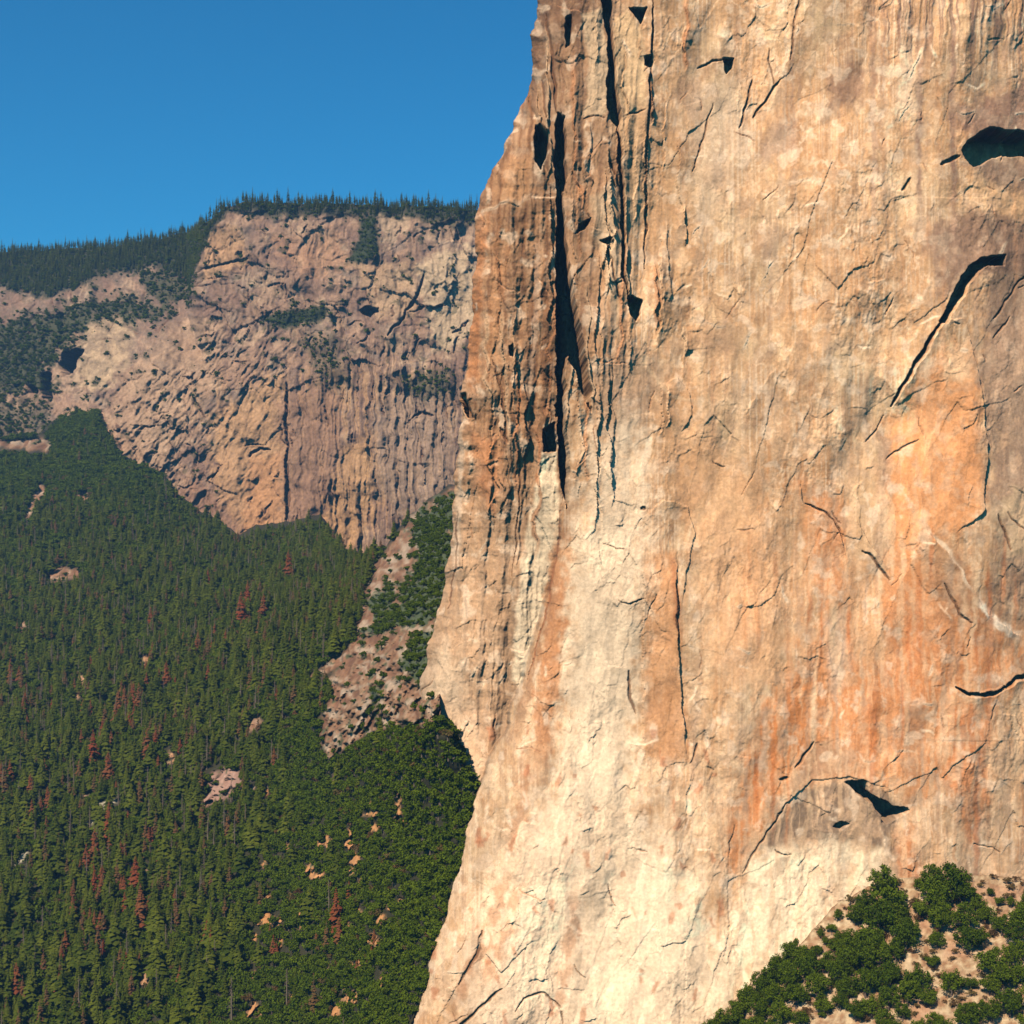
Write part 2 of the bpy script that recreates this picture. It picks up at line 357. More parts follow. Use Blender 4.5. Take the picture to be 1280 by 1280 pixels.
    pat([(795, 130), (830, 140), (835, 300), (810, 330)], (.44, .27, .14), .5, 8, 10)
    pat([(845, 100), (880, 95), (870, 150), (855, 140)], (.34, .23, .15), .65, 8, 10)
    pat([(860, 130), (920, 90), (940, 170), (900, 260), (870, 300)], (.60, .50, .37), .4, 16, 20)
    fc.stroke([(604, 262), (598, 340), (592, 420), (589, 500)], (.48, .22, .09), .8, 14, 5, n, 8)
    fc.stroke([(628, 300), (622, 380), (612, 470)], (.46, .24, .11), .6, 12, 6, n, 8)
    fc.stroke([(672, 290), (670, 380), (664, 470), (660, 540)], (.42, .31, .22), .6, 5, 3, n, 4)
    pat([(592, 545), (622, 548), (628, 600), (618, 640), (600, 620)], (.50, .23, .10), .65, 8, 10)
    fc.stroke([(578, 510), (574, 640), (567, 740)], (.62, .50, .36), .7, 5, 3, n, 3)
    pat([(625, 200), (660, 195), (668, 240), (640, 260), (615, 245)], (.48, .28, .14), .6, 7, 8)
    pat([(530, 850), (560, 800), (580, 860), (610, 980), (580, 980)], (.60, .50, .36), .55, 14, 20)
    for (a, b, c_, d) in ((560, 1270, 640, 1080), (600, 1240, 655, 1090), (690, 1290, 720, 1100), (640, 1060, 660, 940)):
        fc.stroke([(a, b), ((a+c_)/2+5, (b+d)/2), (c_, d)], (.44, .22, .11), .55, 9, 6, n, 14)
    for i in range(120):                                # rust and white flecks low on the nose
        u0 = rng.uniform(540, 900); v0 = rng.uniform(880, 1275)
        fc.stroke([(u0, v0), (u0+rng.uniform(-8, 8), v0+rng.uniform(4, 26))], [(.42, .17, .08), (.78, .66, .50)][i % 2], .6, rng.uniform(2, 6), 2, n, 5)
    # ---- hand placed relief
    R = fc.recess
    R([(696, 236), (703, 236), (707, 300), (714, 350), (724, 400), (733, 450), (739, 495), (737, 516), (728, 490), (718, 462), (709, 442), (705, 470), (708, 540), (712, 590), (708, 637), (702, 610), (698, 560), (695, 420)], 62)
    R([(697, 140), (706, 146), (707, 238), (695, 238), (692, 190)], 30)
    R([(705, 22), (714, 20), (712, 52), (706, 60)], 16)
    R([(668, 158), (677, 158), (687, 165), (684, 196), (676, 213), (668, 200)], 32)
    R([(750, -8), (764, -4), (765, 28), (768, 70), (769, 93), (773, 121), (776, 148), (771, 162), (764, 152), (759, 132), (757, 107), (760, 70), (760, 42), (754, 17)], 24)
    R([(787, 11), (809, 11), (805, 24), (799, 31), (793, 22)], 18)
    R([(805, 73), (814, 72), (812, 87), (805, 84)], 14)
    R([(782, 374), (790, 372), (802, 377), (801, 392), (794, 402), (786, 392)], 20)
    R([(903, 73), (919, 71), (915, 85), (909, 92), (905, 84)], 12)
    R([(719, 293), (724, 281), (738, 275), (732, 287)], 12)
    R([(751, 301), (764, 298), (762, 309), (756, 306)], 9)
    R([(679, 537), (693, 528), (696, 556), (695, 564), (680, 564)], 26)
    R([(692, 507), (704, 499), (704, 516), (694, 522)], 18)
    R([(576, 494), (582, 491), (589, 514), (591, 521), (584, 521), (579, 510)], 22)
    R([(636, 434), (642, 431), (641, 447), (637, 445)], 8)
    R([(1203, 187), (1211, 176), (1218, 171), (1226, 163), (1246, 159), (1266, 161), (1292, 164), (1300, 190), (1285, 193), (1269, 195), (1252, 193), (1238, 200), (1226, 207), (1215, 209), (1211, 201)], 32)
    R([(1254, 322), (1252, 334), (1232, 332), (1218, 342), (1205, 362), (1191, 388), (1178, 406), (1171, 404), (1181, 384), (1195, 355), (1207, 335), (1222, 325), (1240, 321)], 22)
    R([(1055, 977), (1066, 975), (1082, 978), (1088, 990), (1099, 999), (1110, 1005), (1117, 1010), (1136, 1010), (1138, 1015), (1127, 1021), (1119, 1024), (1108, 1030), (1102, 1028), (1101, 1018), (1097, 1014), (1093, 1004), (1086, 1003), (1082, 997), (1073, 995), (1070, 988), (1062, 982)], 22)
    R([(1040, 1034), (1050, 1027), (1061, 1029), (1051, 1037)], 8)
    dk = (.14, .07, .035)
    cr = lambda p, w, d, c=dk: fc.crack(p, w*.72, d*.34, c)
    fc.crack([(771, 158), (774, 200), (777, 240), (777, 300), (779, 345), (784, 376)], 3.0, 9, dk)
    cr([(816, 0), (815, 60), (811, 130), (808, 200), (808, 270), (806, 335)], 2.6, 8)
    cr([(763, 200), (772, 232), (776, 250)], 3, 6)
    cr([(757, 300), (766, 340), (772, 372), (776, 380)], 2.6, 6)
    fc.crack([(1176, 402), (1160, 426), (1146, 450), (1130, 478), (1113, 507)], 3.4, 9, (.22, .08, .03))
    cr([(1105, 520), (1095, 540), (1082, 552)], 2, 3)
    cr([(1150, 450+98), (1120, 560+5), (1108, 575)], 2, 3)
    cr([(984, 1003), (972, 1022), (958, 1045), (944, 1066), (928, 1092)], 2.4, 2.5)
    cr([(1019, 926), (1008, 942), (996, 960)], 3, 5)
    cr([(974, 973), (986, 972)], 4, 6)
    fc.crack([(1194, 858), (1206, 866), (1222, 867), (1240, 866), (1256, 859), (1268, 848), (1295, 844)], 3.4, 7, dk)
    cr([(1245, 642), (1256, 664), (1266, 687)], 3, 5); cr([(1258, 640), (1275, 660), (1290, 668)], 2, 3)
    cr([(1005, 628), (1030, 640), (1042, 650), (1052, 676)], 2.6, 5); cr([(1040, 638), (1050, 655)], 2, 3)
    cr([(1078, 688), (1092, 698), (1103, 712), (1113, 727)], 3, 6)
    cr([(1180, 728), (1190, 746), (1198, 768), (1212, 778)], 2.4, 5)
    cr([(942, 98), (936, 120), (925, 158)], 3, 6); cr([(976, 97), (962, 118), (943, 146)], 3, 6)
    cr([(1000, 0), (990, 40), (989, 75)], 2.4, 4); cr([(1138, 222), (1128, 238)], 4, 5)
    cr([(1176, 207), (1188, 200), (1200, 193)], 5, 6)
    cr([(960, 60), (966, 90), (968, 105)], 2.4, 3)
    cr([(786, 838), (788, 866), (794, 892)], 3, 5); cr([(846, 730), (846, 780), (849, 800)], 3, 4)
    cr([(862, 955), (872, 930)], 2, 4); cr([(628, 1235), (600, 1260), (566, 1290)], 4, 5); cr([(604, 1165), (592, 1200), (574, 1230)], 5, 5)
    cr([(644, 1262), (654, 1246), (680, 1240), (700, 1260), (706, 1280)], 2.4, 4)
    cr([(617, 452), (622, 470), (632, 520), (634, 550)], 3, 6); cr([(627, 535), (636, 556)], 5, 7)
    cr([(700, 636), (697, 690), (684, 760), (660, 850)], 2.4, 5, (.30, .13, .06))
    cr([(651, 560), (648, 640), (640, 720)], 2, 4); cr([(684, 20), (690, 80), (696, 140)], 4, 7); cr([(677, 100), (684, 150)], 3, 6)
    cr([(730, 150), (742, 146), (756, 150)], 2.2, 3); cr([(782, 146), (806, 140)], 2.2, 3)
    cr([(572, 640), (570, 700), (560, 760)], 2, 4)
    cr([(800, 634), (807, 635)], 5, 5)
    cr([(870, 85), (890, 78), (903, 76)], 3, 4); cr([(890, 130), (880, 170), (866, 215)], 2, 4)
    cr([(1240, 425), (1252, 408), (1262, 395)], 2, 4); cr([(1290, 340), (1272, 352), (1240, 400)], 2.6, 4)
    L = fc.lap
    L([(1262, 322), (1222, 325), (1196, 352), (1176, 400), (1146, 450), (1110, 508)], 5, 30, -1, .1)
    L([(1262, 322), (1222, 325), (1196, 352), (1176, 400), (1146, 450), (1110, 508)], 5, 30, 1, .1)
    L([(1110, 508), (1146, 450), (1176, 402), (1200, 400), (1222, 470), (1234, 560), (1226, 640), (1190, 670)], 3.0, 24, 1, .12)
    L([(930, 1090), (958, 1045), (984, 1003), (1015, 975), (1060, 970), (1110, 985), (1140, 1012)], 1.2, 40, -1, .3)
    L([(1290, 842), (1258, 856), (1215, 866), (1190, 852)], 2, 24, 1, .1)
    L([(1290, 842), (1258, 856), (1215, 866), (1190, 852)], 4, 24, -1, .1)
    L([(845, 690), (847, 790), (858, 950)], 3.5, 26, 1, .15)
    L([(803, 700), (804, 820), (803, 940)], 2.2, 16, -1, .15)
    L([(1155, 660), (1200, 712), (1235, 768), (1280, 798)], 3.2, 24, 1, .1)
    L([(1000, 600), (1003, 628), (1042, 650), (1056, 690)], 2, 16, 1, .1)
    L([(760, -5), (768, 90), (777, 150), (777, 300)], 3, 10, -1, .1)
    L([(816, -5), (811, 130), (807, 330)], 3, 14, 1, .1)
    L([(1060, 640), (1095, 690), (1120, 720)], 2, 14, 1)
    L([(828, 480), (845, 472), (862, 490), (866, 520), (850, 540)], 1.6, 12, 1, .15)
    L([(800, 650), (830, 625), (862, 632), (868, 670), (850, 760)], 1.8, 14, 1, .15)
    # ---- many small flakes, corners and edges
    for i in range(70):                                 # tall slab edges among the pillars on the left
        u0 = rng.uniform(600, 860); v0 = rng.uniform(-20, 520); ln = rng.uniform(50, 230)
        if u0 > 780: ln *= .6
        pts = [(u0+(ln*j/7)*.045*rng.uniform(-1, 1.6)+rng.uniform(-1.2, 1.2), v0+ln*j/7) for j in range(8)]
        L(pts, rng.uniform(1.2, 4.2), rng.uniform(4, 13), 1 if rng.random() < .5 else -1, .2)
        if rng.random() < .5: fc.stroke(pts, [(.62, .46, .29), (.26, .13, .06), (.46, .22, .10)][i % 3], rng.uniform(.4, .8), rng.uniform(1.5, 5), 2, n, 3)
    for i in range(520):
        u0 = rng.uniform(540, 1290); v0 = rng.uniform(-5, 1285)
        dens = 1.0 if (u0 > 1150 and v0 < 420) or u0 < 780 else .62
        if rng.random() > dens: continue
        ln = rng.uniform(7, 34)*(1.5 if rng.random() < .12 else 1)
        k = rng.random()
        if k < .40: ang = math.radians(rng.uniform(95, 135)); bend = rng.uniform(-.5, .5)       # leaning down left
        elif k < .62: ang = math.radians(rng.uniform(50, 85)); bend = rng.uniform(-.5, .5)
        elif k < .80: ang = math.radians(rng.uniform(-15, 15)); bend = rng.uniform(-1.6, -.5)      # small arches
        else: ang = math.radians(rng.uniform(-30, 30)); bend = rng.uniform(-.6, .6)
        pts = []
        x = u0; y = v0; a0 = ang-bend*.5
        for j in range(6):
            pts.append((x, y)); a1 = a0+bend*j/5+rng.uniform(-.25, .25)
            x += math.cos(a1)*ln/5; y += math.sin(a1)*ln/5
        hh = rng.uniform(.2, .85)*(1.5 if u0 < 780 else 1)
        sd = 1 if rng.random() < .5 else -1
        L(pts, hh, rng.uniform(3, 12), sd)
        if rng.random() < .22: fc.crack(pts, rng.uniform(.7, 1.3), rng.uniform(.4, 1.3), (.36, .20, .11), .3)
        elif rng.random() < .45: fc.stroke(pts, (.78, .64, .46), rng.uniform(.35, .8), rng.uniform(1.2, 3.5), 1.6, n, 2)
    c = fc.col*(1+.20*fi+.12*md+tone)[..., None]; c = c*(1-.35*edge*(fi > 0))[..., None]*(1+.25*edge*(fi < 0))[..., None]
    c = c*np.array((1.08, .885, .77))*(1+.10*ss(760, 860, U)*(1-ss(500, 700, V)))[..., None]
    Y = (Yb-fc.D).astype(np.float64)
    # columns that carry the wall round its left edge, away from the viewer
    X = (U-640)/F*Yb; Z = (640-V)/F*Yb
    X = X+(fbm(V/34, U/30, 811, 5, .62)*3.4)*np.exp(-np.clip(t, 0, 400)/16)
    P = np.stack([X, Y, Z], -1)
    back = []; cb = []
    for j, s_ in enumerate([4, 9, 16, 26, 40, 60, 90, 130, 200, 320, 500][::-1]):
        q = P[:, 0].copy(); q[:, 1] = P[:, 0, 1]+s_; q[:, 0] = P[:, 0, 0]+s_*.35+fbm(vs/18, vs*0+s_*.07, 90+j, 3)*min(s_*.25, 9)+2
        back.append(q); cb.append(c[:, 0])
    P = np.concatenate([np.stack(back, 1), P], 1); c = np.concatenate([np.stack(cb, 1), c], 1)
    # summit rows going back from the rim
    tp = []
    for s_ in (600, 250, 90, 30, 8):
        q = P[0].copy(); q[:, 1] = np.maximum(q[:, 1], 900)+s_; q[:, 2] += 2+s_*.06; tp.append(q)
    P = np.concatenate([np.stack(tp, 0), P], 0); c = np.concatenate([np.repeat(c[:1], 5, 0), c], 0)
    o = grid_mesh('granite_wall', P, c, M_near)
    structure(o, 'huge sunlit tan and orange granite face filling the right side')
    return fc, Y

fcn, Yn = near_wall()
print('near wall', time.time()-T0)

# =================================================================== FAR CLIFFS
RIM = [(-260, 318), (0, 314), (60, 310), (130, 308), (190, 300), (235, 290), (262, 272), (285, 257), (330, 252), (420, 254), (480, 256), (540, 258), (610, 262), (800, 268)]
HEAD = [(-260, 470), (0, 470), (100, 470), (235, 392), (240, 300), (262, 272), (280, 240)]
def far_depth(U, V):
    head = ss(232, 256, U+fbm(U*0, V/24, 210, 3)*8)      # the headland right of x=240 stands nearer
    low = ss(380, 470, V+(U-240)*.12)
    y = 3560-np.clip(V-300, 0, 400)*2.1-np.clip(U, 0, 260)*.35
    yh = 3080-np.clip(V-250, 0, 500)*.55-(np.clip(U-240, 0, 400))*.20
    return y+(yh-y)*np.maximum(head, low*ss(60, 230, U+V*.1-40)), head
def far_cliff():
    us = np.arange(-260, 760, 1.0); n = 520
    U = np.repeat(us[None, :], n, 0)
    top = poly_x(RIM, us)[None, :]+fbm(us/30, us*0, 205, 3)[None, :]*3
    tt = np.linspace(0, 1, n)[:, None]
    V = top+tt*(790-top)
    U = U.astype(f32); V = V.astype(f32)
    # windows need one V per row: use a regular grid for painting, clamp the rim afterwards
    vs = np.concatenate([np.arange(236, 740, 1.0)])
    U = np.repeat(us[None, :], len(vs), 0).astype(f32); V = np.repeat(vs[:, None], len(us), 1).astype(f32)
    fc = Face(U, V, 3.0, 22)
    Yb, head = far_depth(U, V)
    wx, wy = fc.WU, fc.WV
    slab = ss(455, 520, V)*ss(210, 300, U)
    rug = 1-slab*.6
    A1, A2, aid, ax, ay = worley(wx/62, wy/78, 261)
    tl = h01((aid*9999).astype(np.int32), (aid*0).astype(np.int32), 7)-.5
    D = fbm(wx/70, wy/90, 211, 3)*30+(ax*tl*26+ay*4+(aid-.5)*3)*rug
    A1, A2, aid, ax, ay = worley(wx/26+wy/90, wy/44, 267)
    D += (ax*(aid-.5)*11+(aid-.5)*2+ay*1.5)*rug
    D += (ridged(wx/12, wy/260, 213, 3)-.5)*13*ss(330, 420, U)*ss(380, 480, V)
    D += (ridged((wx+wy*.75)/13, (wy-wx*.75)/60, 217, 3)-.5)*11*rug*ss(390, 440, V)*(1-ss(330, 400, U))
    D += (ridged(wx/30, wy/70, 219, 3)-.5)*11*(1-ss(250, 300, U)*ss(430, 520, V))
    F1, F2, cid, rx, ry = worley(wx/15, wy/17, 223)
    D += ((cid-.5)*2.4+ry*1.2)*rug
    D += fbm(wx/6, wy/11, 227, 3)*2.0*rug+fbm(U/2.4, V/3.2, 229, 2)*.6*rug+fbm(wx/28, wy/34, 233, 3)*9+fbm(wx/7, wy/50, 231, 3)*4
    fc.D = D.astype(f32)
    n_ = fbm(U/10, V/9, 241, 4); lo = fbm(wx/60, wy/60, 243, 4); st = fbm(wx/5, wy/90, 245, 4); g = fbm(wx/14, wy/11, 247, 4); fi = fbm(U/3, V/3, 249, 3)
    K = (slice(None), slice(None))
    fc.col[:] = np.array((.40, .275, .195), f32)
    P = fc.paint
    P(K, .7*ss(0, .3, lo), (.50, .37, .26)); P(K, .6*ss(.05, .3, fbm(wx/36+9, wy/30, 271, 4)), (.27, .23, .20)); P(K, .5*ss(.1, .3, fbm(wx/30+29, wy/36, 273, 4)), (.60, .47, .33)); P(K, .7*ss(.0, .3, -lo+.1*fi), (.25, .165, .13)); P(K, .6*ss(.05, .3, fbm(wx/9, wy/12, 253, 4)), (.23, .16, .13))
    P(K, .8*ss(-.05, .2, st)*ss(410, 480, V)*ss(320, 370, U), (.20, .14, .11)); P(K, .65*ss(.0, .25, -st)*ss(430, 500, V)*ss(230, 300, U), (.58, .37, .19)); P(K, .4*ss(.02, .25, st)*(1-ss(400, 470, V)), (.27, .19, .15))
    pt = lambda p, c, a=.8, f=8, amp=16: fc.patch(p, c, a, f, n_, amp)
    pt([(265, 520), (350, 470), (358, 560), (355, 665), (300, 668), (265, 600)], (.56, .36, .20), .8)
    pt([(310, 575), (355, 565), (352, 665), (303, 668)], (.54, .29, .14), .6)
    pt([(345, 505), (420, 470), (430, 560), (410, 650), (360, 660)], (.34, .215, .145), .75)
    pt([(430, 560), (470, 540), (465, 640), (440, 690), (400, 660)], (.55, .35, .18), .7)
    pt([(470, 500), (560, 480), (570, 620), (500, 650), (470, 600)], (.38, .29, .22), .7)
    pt([(100, 400), (140, 385), (165, 395), (160, 450), (130, 490), (95, 480)], (.60, .47, .31), .85, 6)
    pt([(245, 330), (262, 285), (300, 285), (310, 330), (255, 350)], (.56, .36, .20), .75, 6)
    pt([(340, 300), (420, 290), (440, 330), (380, 350)], (.50, .29, .17), .55)
    pt([(520, 330), (590, 300), (600, 420), (545, 440)], (.62, .50, .34), .8)
    pt([(440, 330), (520, 330), (520, 400), (470, 400)], (.54, .39, .24), .6)
    pt([(150, 470), (230, 400), (280, 400), (270, 480), (200, 600), (140, 590), (130, 540)], (.52, .37, .25), .65)
    pt([(190, 620), (250, 600), (300, 660), (295, 690), (240, 670)], (.32, .20, .14), .7)
    pt([(470, 258), (512, 262), (510, 290), (480, 300)], (.55, .42, .29), .8, 5, 6)
    P(K, .55*(1-ss(200, 260, U))*(1-ss(440, 500, V))*ss(-.25, .1, g), (.22, .175, .135))
    # scrub growing on ledges and the wooded shoulder
    green = (.050, .068, .032)
    gm = np.zeros(U.shape, f32)
    def gr(p, a=1.0, f=6, amp=14):
        r = fc.poly(p, True, 40)
        if r is None: return
        k, d = r; m = a*ss(-f, f, d+n_[k]*amp); gm[k] = np.maximum(gm[k], m)
    sh = poly_x([(-260, 362), (0, 355), (60, 372), (120, 345), (190, 328), (240, 345), (262, 290), (285, 262), (350, 268), (450, 266), (620, 272), (800, 272)], U)
    gm = np.maximum(gm, 1-ss(-7, 7, V-sh+n_*10)).astype(f32)
    gr([(-260, 400), (40, 400), (90, 380), (150, 372), (220, 385), (200, 400), (120, 400), (80, 440), (60, 460), (70, 490), (-260, 510)], .9, 8, 26)
    gr([(165, 340), (240, 330), (242, 375), (200, 380)], .8, 6, 20)
    gr([(325, 400), (350, 388), (395, 380), (412, 388), (400, 402), (350, 412)], 1, 4, 6)
    gr([(448, 270), (470, 268), (474, 310), (468, 325), (430, 330), (450, 300)], 1, 4, 6)
    gr([(515, 262), (600, 262), (600, 282), (530, 282)], .8, 6, 12)
    gr([(370, 420), (420, 420), (440, 480), (400, 480)], .5, 8, 26)
    gr([(500, 470), (560, 460), (570, 490), (520, 500)], .7, 6, 14)
    gr([(-260, 500), (60, 500), (60, 560), (-260, 560)], .6, 8, 30)
    gm = np.maximum(gm, .6*ss(.2, .4, g)*(1-ss(250, 300, U)*ss(440, 520, V))).astype(f32)
    P(K, gm, green)
    P(K, (1-ss(0, 8, V-sh+n_*6))*.9, (.06, .065, .04))
    R = fc.recess
    R([(450, 386), (462, 382), (475, 384), (474, 390), (463, 396), (453, 393)], 60)
    R([(80, 441), (92, 436), (106, 436), (98, 448), (90, 465), (79, 470), (74, 457)], 130)
    R([(53, 466), (62, 464), (66, 498), (52, 498)], 130); R([(30, 483), (50, 483), (46, 491), (34, 493)], 60)
    cr = lambda p, w, d: fc.crack(p, w, d, (.16, .09, .06))
    cr([(310, 570), (322, 560), (335, 562)], 2, 12); cr([(358, 480), (358, 560), (357, 660)], 3, 16)
    cr([(530, 345), (520, 370), (505, 395), (485, 420)], 2.5, 12); cr([(510, 525), (525, 515), (540, 520)], 2, 10)
    cr([(245, 340), (280, 328), (310, 322)], 2, 8)
    for i in range(420):
        u0 = rng.uniform(0, 600); v0 = rng.uniform(270, 680); ln = rng.uniform(6, 26)
        a = math.radians(rng.uniform(60, 150) if rng.random() < .65 else rng.uniform(-20, 20))
        if 360 < u0 and v0 > 430: a = math.radians(rng.uniform(80, 98))
        pts = [(u0+math.cos(a)*ln*j/4+rng.uniform(-1, 1), v0+math.sin(a)*ln*j/4+rng.uniform(-1, 1)) for j in range(5)]
        fc.lap(pts, rng.uniform(2, 9), rng.uniform(2, 7), 1 if rng.random() < .5 else -1)
        if rng.random() < .4: fc.crack(pts, 1.4, 6, (.2, .12, .08), .3)
    c = fc.col*np.array((.72, .595, .505))*(1+.34*fi+.3*n_+.25*fbm(wx/22, wy/26, 255, 3))[..., None]
    rimv = (poly_x(RIM, U[0])+fbm(U[0]/26, U[0]*0, 205, 3)*3)
    X = (U-640)/F*Yb; Z = (640-V)/F*Yb; Y = Yb-fc.D
    # above the rim the ground rolls back as a wooded plateau
    over = np.clip(rimv[None, :]-V, 0, 400)
    ir = np.clip(np.searchsorted(vs, rimv), 0, len(vs)-1)
    ref = np.stack([X[ir, np.arange(len(us))], Y[ir, np.arange(len(us))], Z[ir, np.arange(len(us))]], -1)
    m = over > 0
    X = np.where(m, ref[None, :, 0]*(1+over*.006), X); Y = np.where(m, ref[None, :, 1]+over*14, Y); Z = np.where(m, ref[None, :, 2]+np.minimum(over, 6)*.8-over*.9, Z)
    c[m] = (.05, .055, .035)
    keep = np.ones((len(vs)-1, len(us)-1), bool)
    o = grid_mesh('far_cliff', np.stack([X, Y, Z], -1), c, M_far, keep)
    structure(o, 'distant pinkish brown cliff line with a wooded rim')
    return fc, np.stack([X, Y, Z], -1), gm, rimv, sh
fcf, Pf, gmf, rimv, shf = far_cliff()
print('far cliff', time.time()-T0)

# =================================================================== HILLSIDES (rbf depth sheets)
def rbf(pts):
    A = np.array(pts, float); xy = A[:, :2]/400; z = np.log(A[:, 2])
    def ph(r): return np.where(r > 1e-9, r*r*np.log(np.maximum(r, 1e-9)), 0)
    n = len(A); r = np.hypot(xy[:, None, 0]-xy[None, :, 0], xy[:, None, 1]-xy[None, :, 1])
    M = np.zeros((n+3, n+3)); M[:n, :n] = ph(r)+np.eye(n)*1e-3; M[:n, n] = 1; M[:n, n+1:] = xy; M[n, :n] = 1; M[n+1:, :n] = xy.T
    w = np.linalg.solve(M, np.concatenate([z, np.zeros(3)]))
    def f(U, V):
        x = U/400; y = V/400; o = w[n]+w[n+1]*x+w[n+2]*y
        for i in range(n): o = o+w[i]*ph(np.hypot(x-xy[i, 0], y-xy[i, 1]))
        return np.exp(o)
    return f
HS = rbf([(-200, 1400, 1100), (0, 1280, 1190), (150, 1280, 1150), (300, 1280, 1090), (420, 1280, 1020), (505, 1280, 895), (600, 1400, 830), (0, 1100, 1400), (200, 1100, 1320), (400, 1100, 1190), (540, 1100, 955),
          (0, 950, 1640), (200, 950, 1540), (400, 950, 1340), (500, 950, 1060), (585, 985, 938), (560, 940, 948), (540, 912, 965), (0, 800, 2050), (200, 800, 1930), (350, 800, 1740), (440, 800, 1500), (530, 800, 1150), (535, 860, 1040), (0, 680, 2450),
          (200, 680, 2380), (350, 700, 2280), (430, 700, 2080), (480, 700, 1800), (550, 690, 1400), (0, 580, 2820), (140, 580, 2780), (230, 640, 2600), (560, 620, 1620), (520, 640, 1880), (-200, 600, 2900), (-200, 900, 1800), (640, 700, 1250)])
BORDER = [(-300, 548), (0, 548), (50, 545), (78, 514), (128, 512), (134, 545), (150, 575), (205, 597), (218, 622), (262, 655), (300, 682), (320, 668), (355, 664), (400, 657), (425, 688), (445, 705), (480, 690), (508, 650), (560, 612), (760, 600)]
def hillside():
    us = np.arange(-300, 700, 2.0); vs = np.concatenate([np.arange(480, 1290, 2.0), np.arange(1290, 1480, 6.0)])
    U, V = np.meshgrid(us, vs); U = U.astype(f32); V = V.astype(f32)
    fc = Face(U, V, 3.5, 30)
    Yb = HS(U, V)
    dk = np.clip(poly_x(BORDER, U)+fbm(U/16, V*0, 301, 3)*6-V, 0, 300)
    dk = np.maximum(dk, np.clip(poly_x([(500, 700), (534, 906), (545, 914), (562, 924), (574, 950), (590, 988), (600, 1000), (700, 1100)], U)-V+fbm(U/7, V*0, 307, 3)*3, 0, 300)*(U > 551)*np.maximum(ss(845, 905, V), ss(566, 574, U)*(V > 700)))
    Yb = Yb+dk*np.where((U > 545) & (V > 820), 9, 26+190*ss(405, 450, U))+np.clip(U-poly_y(AB, V)-6, 0, 120)*6*ss(985, 1000, V)
    spur = fbm(fc.WU/110, fc.WV/110, 303, 4)*75*ss(900, 2600, Yb)+fbm(fc.WU/40, fc.WV/34, 305, 4)*16*(Yb/2000)
    n = fbm(U/13, V/11, 311, 4); g = fbm(fc.WU/16, fc.WV/13, 313, 4); fi = fbm(U/3, V/3, 317, 3)
    fc.col[:] = np.array((.05, .045, .022), f32)
    rock = np.zeros(U.shape, f32)
    def rk(p, a=1.0, f=5, amp=12):
        r = fc.poly(p, True, 40)
        k, d = r; rock[k] = np.maximum(rock[k], a*ss(-f, f, d+n[k]*amp))
    rk([(398, 915), (410, 950), (440, 930), (490, 905), (530, 908), (600, 880), (640, 800), (600, 600), (560, 608), (508, 650), (470, 700), (455, 740), (440, 790), (428, 822), (410, 850)], 1, 4, 6)
    rk([(380, 850), (405, 830), (430, 818), (428, 832), (395, 852)], 1, 3, 3)
    rk([(245, 1010), (268, 965), (296, 960), (300, 985), (262, 1010)], 1, 3, 5)
    rk([(305, 905), (325, 894), (328, 905), (308, 915)], 1, 3, 3)
    rk([(28, 645), (48, 605), (56, 600), (52, 625), (34, 655)], 1, 3, 4); rk([(96, 622), (108, 612), (118, 625), (106, 634)], 1, 3, 4)
    rk([(52, 725), (68, 706), (85, 712), (98, 710), (94, 726), (64, 732)], 1, 3, 4)
    rk([(22, 780), (30, 770), (38, 780), (26, 795)], 1, 3, 4)
    rk([(-60, 550), (60, 548), (55, 568), (20, 560), (-60, 566)], .9, 3, 10)
    rk([(122, 1003), (140, 994), (146, 1000), (130, 1012)], 1, 2, 3); rk([(16, 1085), (22, 1070), (42, 1058), (30, 1074)], 1, 2, 3); rk([(108, 1028), (114, 1015), (116, 1030)], 1, 2, 3)
    rk([(410, 975), (424, 962), (428, 972)], 1, 2, 3)
    for (a, b, w_, h_) in ((498, 1003, 4, 12), (493, 1020, 3, 9), (463, 1017, 8, 3), (470, 1035, 5, 5), (436, 1045, 5, 14), (443, 1072, 7, 6), (408, 1053, 6, 8), (388, 1085, 5, 12), (398, 1094, 7, 4), (332, 1148, 6, 7), (346, 1152, 5, 4), (374, 1150, 4, 9), (384, 1136, 8, 4), (464, 1174, 5, 4), (420, 1262, 6, 5), (315, 1265, 9, 9), (435, 1090, 4, 6), (470, 1178, 5, 6), (98, 848, 5, 7), (92, 872, 5, 4), (130, 875, 5, 4), (176, 828, 5, 4), (210, 948, 5, 6), (214, 950, 5, 4), (180, 1218, 6, 8), (186, 1090, 5, 3), (438, 1246, 9, 7), (120, 862, 3, 3), (245, 880, 4, 3)):
        w_ *= 1.5; h_ *= 1.3; rk([(a-w_, b+h_*.6), (a, b-h_), (a+w_, b-h_*.4), (a+w_*.5, b+h_)], 1, 2, 4)
    for i in range(70):
        a = 300+rng.random()*220 if i < 46 else rng.random()*260; b = rng.uniform(985, 1270) if i < 46 else rng.uniform(820, 1270)
        if a > 585-(b-985)*.27: continue
        s_ = rng.uniform(1.5, 4.5); rk([(a-s_, b+s_), (a, b-s_*1.6), (a+s_*1.3, b-s_*.3), (a+s_*.4, b+s_*1.5)], 1, 1.5, 3)
    ribs = (ridged((fc.WU+fc.WV*.55)/11, (fc.WV-fc.WU*.3)/48, 321, 3)-.5)
    fc.D = (spur+rock*(ribs*24+fbm(U/6, V/9, 323, 3)*14+2)).astype(f32)
    P = fc.paint; K = (slice(None), slice(None))
    P(K, rock, (.235, .112, .058))
    P(K, rock*.7*ss(0, .3, g), (.135, .062, .034)); P(K, rock*.5*ss(.0, .25, ribs), (.34, .20, .11)); P(K, rock*.5*ss(.0, .3, -g), (.52, .40, .28))
